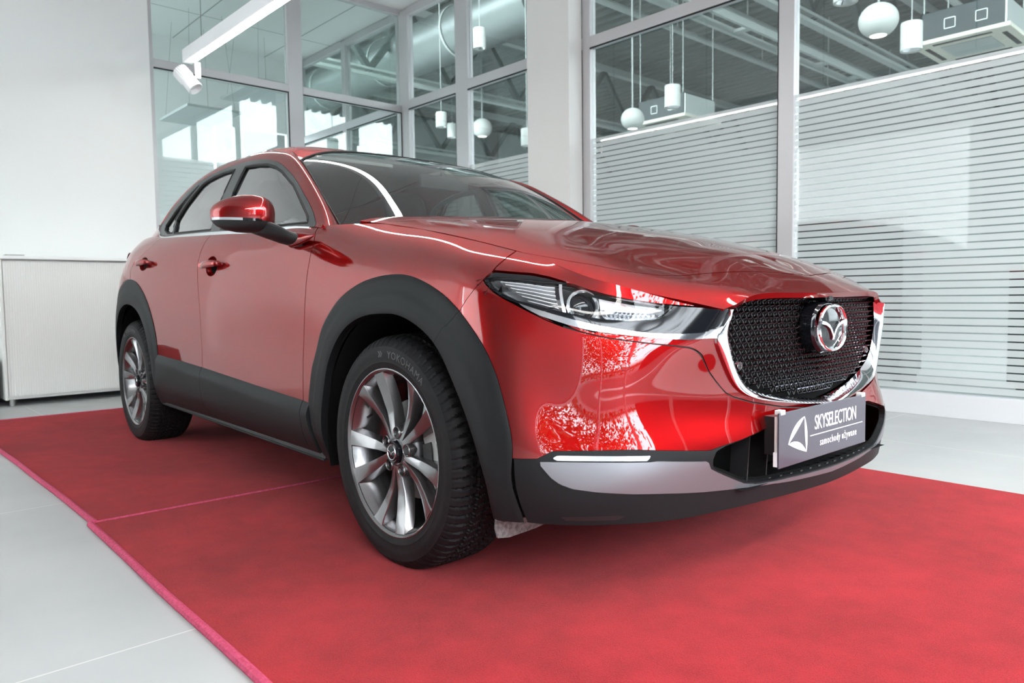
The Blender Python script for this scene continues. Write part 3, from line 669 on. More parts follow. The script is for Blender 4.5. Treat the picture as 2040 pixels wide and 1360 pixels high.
carpet(-4.03, -1.076, -1.545, 1.26, -1.425, .0005, 'farther red carpet under the rear wheels')
M['cab'] = mat('cream_cabinet', (.80, .80, .77), .55); M['cabt'] = mat('pale_cabinet_top', (.86, .87, .86), .4)
t = empty('tambour_cabinet', (-5.13, -.45, 0), 0, 'low white cabinet with ribbed shutter behind the car at the left', 'cabinet')
mk('side_panel', bbox(-.29, .30, -.665, -.645, .05, 1.10, .003), M['cab'], t, smooth=False)
mk('side_panel', bbox(-.29, .30, .645, .665, .05, 1.10, .003), M['cab'], t, smooth=False)
mk('top_panel', bbox(-.30, .315, -.68, .68, 1.10, 1.125, .004), M['cabt'], t, smooth=False)
mk('carcass', bbox(-.28, .27, -.645, .645, .05, 1.10, .003), M['cab'], t, smooth=False)
V = []; F = []; k = 0; yy = -.64
while yy < .635:
    n = len(V)
    for dy, dx in ((0, .288), (.002, .290), (.014, .290), (.016, .288)): V += [(dx, yy+dy, .075), (dx, yy+dy, 1.085)]
    for i in range(3): F.append((n+2*i, n+2*i+2, n+2*i+3, n+2*i+1))
    yy += .016
mk('ribbed_shutter', (V, F), M['cab'], t, smooth=False)
for q in (-.63, .60):
    for xx in (-.25, .24): mk('foot', lathe([(.0001, 0), (.02, 0), (.02, .05), (.0001, .05)], 12, c=(xx, q+.015, 0)), M['steel'], t)
tag(mk('metal_tray', bbox(-5.07, -4.93, -1.05, -.93, 1.125, 1.14, .004), M['steel'], smooth=False), 'small grey metal box lying on the white cabinet', 'box')
t = empty('file_cabinet', (-5.2, -1.45, 0), 0, 'dark low cabinet at the left edge next to the white cabinet', 'cabinet')
mk('carcass', bbox(-.22, .30, -.30, .30, .0, .36, .004), M['dark'], t, smooth=False)
mk('cabinet_door', bbox(.30, .315, -.295, .295, .02, .35, .003), M['dark'], t, smooth=False)
# ---------------------------------------------------------------- the car (own frame: x forward, y to its left, origin on the floor under the front axle)
CAR = empty('car', (0, 0, 0), -TH, 'glossy red compact crossover with grey wheel-arch cladding parked on red carpet', 'car')
_ref = surface(S_G, 101, 401)[33]
_sl = np.r_[0, np.cumsum(np.hypot(*np.diff(_ref[:, :2], axis=0).T))]
def s_of_b(b): return np.interp(b, np.linspace(0, 1, 401), _sl)
def full(G, nu, nv, flip):
    sh = grid_sheet(surface(G, nu, nv), flip=flip); sh.V = np.concatenate([sh.V, s_of_b(sh.V[:, 4:5])], 1); return sh
SS = full(S_G, 85, 560, False); HH = full(HOOD, 150, 90, False); WW = full(WIND, 50, 50, True)
GG = full(GH, 170, 90, True); RR = full(ROOF, 70, 40, True); TT = full(TAIL, 30, 30, True)
SD = surface(S_G, 85, 560); SDs = s_of_b(np.linspace(0, 1, 560))
_du = np.gradient(SD, axis=1); _dv = np.gradient(SD, axis=0); SN = np.cross(_du, _dv); SN /= np.linalg.norm(SN, axis=2)[..., None]
def spt(s, z, off=0.):
    """point on the right-hand body side (y < 0) at perimeter position s and height z, off metres outward"""
    j = np.interp(s, SDs, np.arange(560)); j0 = int(min(j, 558)); t = j-j0
    P = SD[:, j0]*(1-t)+SD[:, j0+1]*t; Nn = SN[:, j0]*(1-t)+SN[:, j0+1]*t
    p = np.array([np.interp(z, P[:, 2], P[:, k]) for k in range(3)]); n = np.array([np.interp(z, P[:, 2], Nn[:, k]) for k in range(3)])
    p = p+n/np.linalg.norm(n)*off; return np.array([p[0], -p[1], p[2]])
def crop(sh, s0=-9, s1=99, z0=-9, z1=9):
    ok = (sh.V[:, 5] >= s0) & (sh.V[:, 5] <= s1) & (sh.V[:, 2] >= z0) & (sh.V[:, 2] <= z1); okl = ok.tolist()
    F = [f for f in sh.F if any(okl[i] for i in f)]
    used = np.zeros(len(sh.V), bool); used[[i for f in F for i in f]] = True; idx = np.cumsum(used)-1
    return Sheet(sh.V[used], [tuple(int(idx[i]) for i in f) for f in F])
def cut(sh, keep=(), drop=(), fns=(), uv=(5, 2)):
    for poly, g in keep:
        if len(sh.V): sh = sh.clip(poly_sdf(sh.V[:, uv], poly)-g)
    for poly, g in drop:
        if len(sh.V): sh = sh.clip(-poly_sdf(sh.V[:, uv], poly)-g)
    for f in fns:
        if len(sh.V): sh = sh.clip(f(sh.V))
    return sh
def offs(sh, d):
    r = sh.copy(); N_ = r.normals(); r.V[:, :3] += N_*(d if np.isscalar(d) else np.asarray(d)[:, None]); return r
def weld(sh):
    """half sheet plus its mirror image, joined along the centre line"""
    m = sh.mirror(); n = len(sh.V); mp = [i if abs(sh.V[i, 1]) < 1e-5 else i+n for i in range(n)]
    V = np.concatenate([sh.V, m.V]); V[:n][np.abs(sh.V[:, 1]) < 1e-5, 1] = 0
    F = list(sh.F)+[tuple(mp[i] for i in f) for f in m.F]
    used = np.zeros(len(V), bool); used[[i for f in F for i in f]] = True; idx = np.cumsum(used)-1
    return Sheet(V[used], [tuple(int(idx[i]) for i in f) for f in F])
def rim(sh, depth=.010, inset=.0):
    """sheet with its open edges turned inward so that it has a visible thickness"""
    N_ = sh.normals(); cnt = {}
    for f in sh.F:
        for a, b in zip(f, f[1:]+f[:1]): cnt[(a, b)] = cnt.get((a, b), 0)+1
    E = [(a, b) for a, b in cnt if (b, a) not in cnt]
    vs = sorted({i for e in E for i in e}); base = len(sh.V); mp = {v: base+k for k, v in enumerate(vs)}
    V = np.concatenate([sh.V[:, :3], sh.V[vs, :3]-N_[vs]*depth]); F = list(sh.F)+[(b, a, mp[a], mp[b]) for a, b in E]
    return V, F
def part(name, sh, m, parent=None, depth=.010, both=True, **k):
    """make the right-hand piece and its mirror image"""
    VF = rim(sh, depth) if depth else (sh.V[:, :3], sh.F)
    par = parent if isinstance(parent, (list, tuple)) else (parent or CAR, parent or CAR)
    a = mk(name, mirror_vf(VF), m, par[0], **k)
    return (a, mk(name, VF, m, par[1], **k)) if both else (a, None)
def sm(P, n=60): return curve(P, n)
X0 = 1.493                                   # s = X0 - x along the flank
# --- lines on the flank, all as (s, z)
Z_df = ([.2, .433, .573, .717, .835, .901, .964, .992, 1.033, 1.1], [2.047, 2.047, 2.048, 2.034, 2.018, 2.002, 1.992, 2.010, 2.052, 2.08])
Z_dm = ([.2, .486, .58, .774, .863, .942, .996, 1.059, 1.1], [3.044, 3.044, 3.044, 3.064, 3.085, 3.100, 3.078, 3.042, 3.03])
Z_dr = ([.2, .894, .95, .982, 1.018, 1.058, 1.107, 1.14], [3.9, 4.135, 4.168, 4.112, 3.994, 3.867, 3.788, 3.74])
Z_fb = ([.60, .66, .696, .725, .748, .772, .795, .817, .842, .869, .890, .93], [1.30, 1.255, 1.220, 1.165, 1.138, 1.103, 1.060, 1.014, .972, .952, .944, .940])
L = lambda ZS, V: np.interp(V[:, 2], ZS[0], ZS[1])
ARF = np.concatenate([[(1.985, .15)], sm([(1.985, .30), (2.003, .43), (1.992, .485), (1.973, .554), (1.939, .615), (1.906, .674), (1.855, .725), (1.795, .768), (1.711, .805), (1.632, .828), (1.55, .841), (1.454, .845), (1.393, .837), (1.331, .82), (1.236, .787), (1.143, .744), (1.08, .701), (1.035, .655), (1.008, .60), (.995, .54), (.988, .48), (.985, .42), (.985, .34), (.97, .29), (.955, .24)], 160), [(.95, .15)]])
ARFin = np.concatenate([[(1.90, .15)], sm([(1.905, .24), (1.905, .329), (1.890, .41), (1.868, .496), (1.842, .569), (1.798, .628), (1.735, .679), (1.667, .710), (1.599, .727), (1.502, .735), (1.44, .733), (1.392, .723), (1.326, .699), (1.255, .660), (1.206, .617), (1.165, .566), (1.131, .513), (1.106, .461), (1.080, .399), (1.052, .33), (1.035, .24)], 140), [(1.03, .15)]])
ARR = np.concatenate([[(3.70, .15)], sm([(3.70, .30), (3.675, .45), (3.680, .53), (3.707, .624), (3.763, .710), (3.829, .778), (3.930, .845), (4.032, .882), (4.136, .897), (4.23, .893), (4.345, .865), (4.44, .82), (4.52, .74), (4.57, .65), (4.60, .55), (4.62, .42), (4.62, .30)], 150), [(4.62, .15)]])
ARRin = np.concatenate([[(3.775, .15)], sm([(3.775, .26), (3.762, .371), (3.776, .47), (3.800, .53), (3.835, .600), (3.893, .667), (3.966, .718), (4.060, .750), (4.165, .761), (4.270, .748), (4.375, .708), (4.46, .64), (4.52, .55), (4.55, .45), (4.56, .34), (4.56, .26)], 130), [(4.56, .15)]])
def ztop(s): return np.interp(s, [1.95, 2.047, 2.473, 3.044, 3.358, 3.713, 4.0], [.424, .433, .452, .483, .497, .508, .515])
# front end outlines (s, z)
LAMP = [(1.018, .839), (1.000, .8435), (.963, .843), (.919, .838), (.877, .834), (.835, .825), (.78, .809), (.731, .793), (.681, .780), (.629, .768), (.574, .757), (.527, .750), (.469, .744), (.4465, .744),
        (.4465, .69), (.486, .683), (.537, .683), (.612, .688), (.657, .695), (.722, .707), (.775, .720), (.831, .735), (.88, .750), (.924, .764), (.953, .776), (.977, .793), (1.003, .815)]
LENS = [(.992, .824), (.963, .8265), (.91, .822), (.854, .815), (.80, .812), (.738, .803), (.674, .786), (.610, .770), (.548, .752), (.562, .738), (.575, .727), (.592, .721), (.65, .719), (.716, .725), (.789, .738), (.846, .750), (.921, .771), (.955, .789), (.98, .808)]
CHRM = [(.931, .768), (.88, .750), (.831, .735), (.775, .720), (.722, .707), (.657, .695), (.612, .688), (.56, .6845), (.51, .6865), (.47, .697), (.4465, .708), (.4465, .672), (.487, .6735), (.537, .6705), (.614, .678), (.704, .690), (.742, .696), (.797, .709), (.868, .732), (.918, .757)]
BUMP = [(.344, .505), (.409, .524), (.431, .536), (.459, .563), (.482, .589), (.505, .630), (.516, .641), (.530, .649), (.566, .6555), (.614, .662), (.709, .677), (.764, .690), (.817, .705), (.857, .721), (.90, .744), (.931, .768)]
KCUT = [(-.2, .9), (.440, .9), (.4445, .746), (.469, .746), (.527, .752), (.574, .759), (.629, .770), (.681, .782), (.731, .795), (.78, .811), (.835, .827), (.877, .836), (.919, .840), (.963, .845), (1.000, .8455), (1.020, .840), (1.005, .813), (.980, .791), (.953, .774), (.931, .762)]+[(a, b) for a, b in BUMP[::-1][1:]]+[(.221, .482), (.104, .470), (-.2, .466)]
FIN = [(-.2, .478), (0, .478), (.15, .492), (.279, .509), (.356, .527), (.397, .550), (.42, .578), (.44, .611), (.452, .645), (.458, .672), (.487, .6735), (.537, .6705), (.614, .678), (.704, .690), (.742, .696), (.797, .709), (.868, .732), (.918, .757), (.925, .762), (.90, .747), (.857, .724), (.817, .709), (.764, .694), (.709, .681), (.614, .6655), (.566, .659), (.530, .653), (.513, .645), (.500, .634), (.478, .592), (.455, .566), (.428, .540), (.407, .528), (.342, .509), (.221, .486), (.104, .474), (-.2, .470)]
LOWL = ([-.2, 0, .10, .262, .316, .45, .482, .498, .695, .888, .925, .983, 1.1], [.452, .452, .451, .446, .436, .414, .408, .404, .417, .417, .400, .398, .398])
INTK = [(-.2, .46), (.0, .46), (.262, .452), (.316, .440), (.45, .412), (.481, .400), (.489, .380), (.487, .362), (.470, .350), (.444, .340), (.410, .325), (.378, .312), (.33, .305), (.261, .302), (-.2, .300)]
SILV = [(-.2, .283), (0, .283), (.2, .288), (.384, .298), (.507, .303), (.618, .310), (.70, .314), (.789, .321), (.846, .329), (.875, .340), (.895, .355), (.925, .392), (.91, .3925), (.658, .386), (.636, .3875), (.504, .3785), (.495, .36), (.478, .351), (.446, .336), (.41, .3205), (.378, .3075), (.33, .3005), (.261, .2975), (-.2, .296)]
DRL = [(.899, .3955), (.877, .4065), (.650, .4005), (.663, .3895), (.795, .3925)]
bumpsplit = lambda V: .983-np.interp(V[:, 2], [.24, .289, .329, .364, .398, .42], [.034, .018, .007, .002, .0, -.002])
# --- red panels
g = .0018
base = crop(SS, .75, 2.1, .38)
fender = cut(base, drop=[(ARF, 0)], fns=[lambda V: V[:, 5]-L(Z_fb, V)-g, lambda V: L(Z_df, V)-g-V[:, 5], lambda V: V[:, 2]-ztop(V[:, 5])+.004, lambda V: .9985-V[:, 3]])
part('front_fender', fender, M['paint'])
fd = crop(SS, 1.95, 3.15, .40)
HND = [(3.06, .93), (2.75, .93)]
cupF = [(2.925+.068*math.cos(t), .923+.043*math.sin(t)) for t in np.linspace(0, 2*math.pi, 40, endpoint=False)]
cupR = [(3.915+.075*math.cos(t), .972+.036*math.sin(t)) for t in np.linspace(0, 2*math.pi, 40, endpoint=False)]
front_door = cut(fd, drop=[(ARF, 0), (cupF, 0)], fns=[lambda V: V[:, 5]-L(Z_df, V)-g, lambda V: L(Z_dm, V)-g-V[:, 5], lambda V: V[:, 2]-ztop(V[:, 5])+.004])
FD = part('front_door', front_door, M['paint'])
rd = crop(SS, 3.0, 4.25, .42)
rear_door = cut(rd, drop=[(ARR, 0), (cupR, 0)], fns=[lambda V: V[:, 5]-L(Z_dm, V)-g, lambda V: L(Z_dr, V)-g-V[:, 5], lambda V: V[:, 2]-ztop(V[:, 5])+.004])
RD = part('rear_door', rear_door, M['paint'])
qp = crop(SS, 3.6, 5.6, .60)
part('rear_quarter_panel', cut(qp, drop=[(ARR, 0)], fns=[lambda V: V[:, 5]-L(Z_dr, V)-g, lambda V: V[:, 2]-.62]), M['paint'])
mk('rear_bumper', rim(weld(cut(crop(SS, 4.3, 9, .2, .66), drop=[(ARR, 0)], fns=[lambda V: .617-V[:, 2], lambda V: V[:, 5]-4.3]))), M['clad'], CAR)
bump = cut(crop(SS, -1, 1.35, .36), keep=[], drop=[(KCUT, 0), (ARF, 0), (INTK, .0)], fns=[lambda V: L(Z_fb, V)-g-V[:, 5], lambda V: V[:, 2]-np.interp(V[:, 5], LOWL[0], LOWL[1])])
BUMPER = mk('front_bumper', rim(weld(bump), .014), M['paint'], CAR)
# the lower, unpainted part of the bumper
low = cut(crop(SS, -1, 1.2, -1, .44), drop=[(ARF, 0), (INTK, 0), (SILV, .0004), (DRL, .0004)], fns=[lambda V: np.interp(V[:, 5], LOWL[0], LOWL[1])-.0008-V[:, 2], lambda V: bumpsplit(V)-.0015-V[:, 5]])
LOWB = mk('lower_bumper', rim(weld(offs(low, .001)), .016), M['clad'], CAR); tag(LOWB, 'dark grey plastic lower bumper')
tag(mk('skid_trim', rim(offs(weld(cut(crop(SS, -1, 1.0, .2, .44), keep=[(SILV, 0)])), .004), .012), M['silver'], LOWB), 'satin silver skid trim')
M['drl'] = mat('marker_lens', (.50, .52, .54), .12, .3, .3)
part('marker_lamp', offs(cut(crop(SS, .5, 1.0, .3, .44), keep=[(DRL, 0)]), .004), M['drl'], (LOWB, LOWB), .012)
# recess under the corner of the bumper
part('corner_duct', offs(cut(crop(SS, .6, 1.0, .2, .28), keep=[([(.875, .258), (.735, .262), (.700, .256), (.735, .250), (.86, .249)], 0)]), .0018), M['black'], (LOWB, LOWB), .004)
# arch cladding, fender side and bumper side
def archclad(inner, outer, sheet, extra, off_in=.013):
    a = cut(sheet, keep=[(outer, 0)], drop=[(inner, 0)], fns=extra)
    d1 = poly_sdf(a.V[:, (5, 2)], outer); d2 = -poly_sdf(a.V[:, (5, 2)], inner)
    f = d1/(d1+d2+1e-6); o = np.interp(f, [0, .06, .45, .52, .9, 1], [.002, .005, .010, .0135, .014, .011])
    r = a.copy(); N_ = r.normals(); r.V[:, :3] += N_*o[:, None]; return r
split = lambda V, sgn: sgn*(V[:, 5]-np.interp(V[:, 2], [.60, .66, .696, .725, .748, .80], [1.30, 1.255, 1.219, 1.168, 1.140, 1.06]))-.0008
base = crop(SS, .9, 2.1, -1, .9)
AC = part('wheel_arch_cladding', archclad(ARFin, ARF, base, [lambda V: split(V, 1)]), M['clad'], None, .03)
AC2 = part('wheel_arch_cladding', archclad(ARFin, ARF, base, [lambda V: split(V, -1)]), M['clad'], None, .03)
part('wheel_arch_cladding', archclad(ARRin, ARR, crop(SS, 3.6, 4.8, -1, .95), []), M['clad'], None, .03)
def sideclad(s0, s1):
    a = cut(crop(SS, s0-.03, s1+.03, -1, .56), drop=[(ARF, -.006), (ARR, -.006)], fns=[lambda V: V[:, 5]-s0, lambda V: s1-V[:, 5], lambda V: ztop(V[:, 5])-V[:, 2], lambda V: V[:, 2]-.262])
    d = ztop(a.V[:, 5])-a.V[:, 2]; o = np.interp(d, [0, .004, .034, .044, .15, .2], [.001, .004, .0155, .0165, .0135, .008])
    r = a.copy(); N_ = r.normals(); r.V[:, :3] += N_*o[:, None]; return r
part('door_cladding', sideclad(2.0485, 3.0425), M['clad'], FD, .012); part('door_cladding', sideclad(3.0455, 3.79), M['clad'], RD, .012)
part('sill_cladding', sideclad(1.88, 2.0455), M['clad'], None, .012)
for sg in (-1, 1):
    sl_ = [(-.47, .845, .236), (-1.3, .848, .243), (-2.26, .848, .250)]
    mk('side_sill', join(loops([[(x, sg*(y-.03), z+.03), (x, sg*(y+.004), z+.018), (x, sg*(y+.006), z), (x, sg*(y-.09), z-.03), (x, sg*(y-.12), z+.03)][::(-1 if sg > 0 else 1)] for x, y, z in sl_])), M['black'], CAR, smooth=False)
    mk('sill_bead', tube([(x, sg*(y+.009), z-.002) for x, y, z in sl_], .004, 6), M['clad'], CAR)
# bonnet and nose
YS = [0, .12, .25, .37, .46, .505, .55, .594, .663, .699, .724, .8]; XSH = [.797, .776, .736, .695, .677, .662, .635, .596, .512, .442, .374, .30]
hood = cut(HH, fns=[lambda V: np.interp(V[:, 1], YS, XSH)-.0018-V[:, 0], lambda V: V[:, 4]-.0038])
mk('bonnet', rim(weld(hood), .010), M['paint'], CAR)
mk('nose_panel', rim(weld(cut(HH, fns=[lambda V: V[:, 0]-np.interp(V[:, 1], YS, XSH)-.0018])), .016), M['paint'], BUMPER)
# roof, pillars, tailgate
mk('roof_panel', rim(weld(RR), .01), M['paint'], CAR); mk('tailgate', rim(weld(TT), .01), M['gloss'], CAR)
DLO = np.concatenate([sm([(-2.30, 1.113), (-2.352, 1.128), (-2.372, 1.158), (-2.319, 1.188), (-2.251, 1.238), (-2.149, 1.291), (-2.033, 1.344), (-1.898, 1.374), (-1.767, 1.391), (-1.6, 1.397), (-1.459, 1.394), (-1.327, 1.382), (-1.217, 1.361), (-1.129, 1.335), (-1.066, 1.309), (-.941, 1.251), (-.816, 1.182), (-.671, 1.096), (-.575, 1.038)], 130), [(-.575, 1.0), (-1.4, .98), (-2.30, 1.0)]])
GLF = [(-1.470, 1.366), (-1.352, 1.358), (-1.24, 1.345), (-1.16, 1.325), (-1.075, 1.293), (-.98, 1.248), (-.916, 1.219), (-.82, 1.164), (-.72, 1.105), (-.655, 1.066), (-.635, 1.046), (-1.0, 1.058), (-1.372, 1.077), (-1.448, 1.083), (-1.455, 1.19), (-1.462, 1.28)]
GLR = [(-1.70, 1.370), (-1.80, 1.362), (-1.873, 1.350), (-1.915, 1.335), (-2.033, 1.250), (-2.104, 1.182), (-2.107, 1.112), (-1.571, 1.090), (-1.565, 1.196), (-1.580, 1.368)]
GLQ = [(-1.95, 1.338), (-2.052, 1.290), (-2.182, 1.228), (-2.268, 1.164), (-2.270, 1.138), (-2.225, 1.122), (-2.14, 1.117), (-2.132, 1.184), (-2.061, 1.262)]
GLT = [(-.805, 1.146), (-.79, 1.055), (-.62, 1.047), (-.64, 1.062)]
xz = (0, 2)
PIL = part('body_side_frame', cut(GG, drop=[(DLO, 0)], uv=xz), M['paint'], None, .012)
wt = cut(GG, keep=[(DLO, .001)], drop=[(GLF, 0), (GLR, 0), (GLQ, 0)], uv=xz)
M['wtrim'] = mat('window_surround', (.045, .05, .05), .35, 0, .3)
WT = part('window_surround', offs(wt, .0015), M['wtrim'], PIL, .02)
for nm, pl in (('front_window', GLF), ('rear_window', GLR), ('quarter_window', GLQ)):
    par = {'front_window': FD, 'rear_window': RD, 'quarter_window': PIL}[nm]
    part(nm, offs(cut(GG, keep=[(pl, -.003)], uv=xz), -.007), M['sglass'], par, 0)
# black seals round the panes and bright strip under them
def gpt(x, z, off=0.):
    P = GG.V; d = (P[:, 0]-x)**2+(P[:, 2]-z)**2; k = np.argsort(d)[:4]; w = 1/(d[k]+1e-8); y = (P[k, 1]*w).sum()/w.sum(); return (x, -(y+off), z)
for nm, pl in (('window_seal', GLF), ('window_seal', GLR), ('window_seal', GLQ)):
    pp = np.array(pl); q = np.concatenate([np.linspace(pp[i], pp[(i+1) % len(pp)], max(2, int(np.linalg.norm(pp[(i+1) % len(pp)]-pp[i])/.03)), endpoint=False) for i in range(len(pp))])
    T3 = [gpt(a, b, -.002) for a, b in q]; VF = tube(T3+[T3[0]], .0065, 6, False)
    mk(nm, VF, M['gasket'], PIL[0]); mk(nm, mirror_vf(VF), M['gasket'], PIL[1])
st = [(-.60, 1.0265), (-.79, 1.036), (-1.26, 1.057), (-1.54, 1.071), (-2.0, 1.090), (-2.24, 1.101), (-2.31, 1.108), (-2.355, 1.122), (-2.376, 1.150), (-2.365, 1.175)]
sc_ = curve(np.array([gpt(a, b, .004) for a, b in st]), 70); R_ = []
for i, p in enumerate(sc_):
    d, u, w = frame_of(sc_[max(i-1, 0)], sc_[min(i+1, 69)]); up = np.array([0, 0, 1.]); up = up-d*(up@d); up /= np.linalg.norm(up); o = np.cross(d, up); h = np.interp(i, [0, 4, 55, 69], [.003, .0075, .0075, .003])
    R_.append([p+up*h-o*.003, p+up*h+o*.003, p-up*h+o*.003, p-up*h-o*.003])
VF = loops(R_); mk('window_chrome_strip', VF, M['satin'], PIL[0], sharp=50); mk('window_chrome_strip', mirror_vf(VF), M['satin'], PIL[1], sharp=50)
# windscreen with black edge and dark scuttle
WS = mk('windscreen', (lambda s_: (s_.V[:, :3], s_.F))(weld(offs(WW, -.003))), M['wglass'], CAR)
wp = surface(WIND, 40, 40); e1 = [wp[i, 0] for i in range(40)]; e2 = [wp[39, j] for j in range(1, 40)]
edge = e1+e2+[p*[1, -1, 1] for p in e2[::-1][1:]]+[p*[1, -1, 1] for p in e1[::-1]]
mk('windscreen_seal', tube(edge, .0042, 6), M['gasket'], WS)
mk('scuttle_panel', loops([[(-.35, y, .985), (-.62, y, 1.005), (-.62, y, .97), (-.35, y, .95)] for y in (-.70, 0, .70)]), M['black'], CAR, smooth=False)
# roof lining and dark inner body
mk('headliner', (lambda s_: (s_.V[:, :3], s_.F))(weld(offs(cut(RR, fns=[lambda V: V[:, 4]-.08]), -.035))), M['liner'], CAR)
inner = offs(cut(SS, drop=[(ARFin, .0), (ARRin, 0), (KCUT, -.01), (INTK, -.006)]), -.016)
mk('inner_body', (lambda s_: (s_.V[:, :3], s_.F))(weld(inner)), M['void'], CAR)
mk('inner_bonnet', (lambda s_: (s_.V[:, :3], s_.F))(weld(offs(cut(HH, fns=[lambda V: .80-V[:, 0]]), -.018))), M['void'], CAR)
mk('underbody', join(box(-3.15, .62, -.56, .56, .20, .24), box(-2.15, -.5, -.80, .80, .215, .25)), M['void'], CAR, smooth=False)
mk('radiator', box(.55, .60, -.64, .64, .25, .74), M['void'], CAR, smooth=False)
for sg in (-1, 1):
    for xc in (0, -2.655):
        V = []; F = []; n = 40; rr_ = .415
        for k in range(n+1):
            a = RAD(-9)+RAD(204)*k/n
            for (r_, y_) in ((rr_, .868), (rr_+.003, .80), (rr_, .57), (.02, .565)): V.append((xc+r_*math.cos(a), sg*y_, .335+r_*math.sin(a)))
        for k in range(n):
            for i in range(3): F.append((k*4+i, k*4+i+1, (k+1)*4+i+1, (k+1)*4+i))
        mk('wheel_liner', (V, F), M['void'], CAR)
M['tail'] = mat('dark_red_tail_lens', (.10, .004, .006), .1, 0, .6)
part('tail_lamp', offs(cut(crop(SS, 4.3, 5.4, .9, 1.1), keep=[([(4.50, 1.050), (4.62, 1.062), (4.95, 1.060), (5.15, 1.045), (5.15, .965), (4.9, .960), (4.62, 1.0)], 0)]), .016), M['tail'], None, .03)
# --- door handles sitting over dished cups
def handle(sc, zc, cup, L_, par):
    for sg, pr in ((-1, par[0]), (1, par[1])):
        P = []; cx, cz = np.mean(cup, 0); n = len(cup)
        for q in (1, .9, .7, .4, .02):
            P.append([spt(cx+(a-cx)*q, cz+(b-cz)*q, -.026*(1-q**3)) for a, b in cup])
        VF = loops(P, cap0=False, cap1=False)
        VF = VF if sg < 0 else mirror_vf(VF); cp_ = mk('handle_cup', VF, M['paint'], pr)
        secs = []
        for t in np.linspace(-1, 1, 15):
            w = (1-abs(t)**2.6)**.5*1.0+.02; s_ = sc-t*L_/2; z_ = zc+.004*t; r1 = .0155*w; bow = .034*(1-abs(t)**2.2*.75)
            ring = []
            for k in range(14):
                a = 2*math.pi*k/14; ring.append(spt(s_, z_+r1*math.sin(a), bow+.009*w*math.cos(a)))
            secs.append(ring)
        for e in (-.80, .80):  # feet of the handle
            pass
        VF = loops(secs); VF2 = tube([spt(sc-e*L_/2*.82, zc, -.004) for e in (1,)]+[spt(sc-1*L_/2*.70, zc, .03)], .010, 8); VF3 = tube([spt(sc+L_/2*.82, zc, -.004), spt(sc+L_/2*.70, zc, .03)], .010, 8)
        VF = join(VF, VF2, VF3); VF = VF if sg < 0 else mirror_vf(VF); mk('door_handle', VF, M['paint'], pr)
handle(2.90, .926, cupF, .235, FD); handle(3.885, .972, cupR, .235, RD)
# ---------------------------------------------------------------- headlamps
lampreg = crop(SS, .38, 1.08, .62, .88)
HL = []
for sg in (-1, 1):
    HL.append(empty('headlight', (0, 0, 0), 0, parent=CAR))
mr_ = lambda VF, sg: VF if sg < 0 else mirror_vf(VF)
part('bezel', offs(cut(lampreg, keep=[(LAMP, .0015)], drop=[(LENS, 0), (CHRM, 0)]), -.004), M['gloss'], HL, .02)
part('lamp_cover', offs(cut(lampreg, keep=[(LENS, -.001)]), -.002), M['lensg'], HL, 0)
part('lamp_rim', offs(cut(lampreg, keep=[(LENS, -.003)], drop=[(LENS, .003)]), -.003), M['black'], HL, .03)
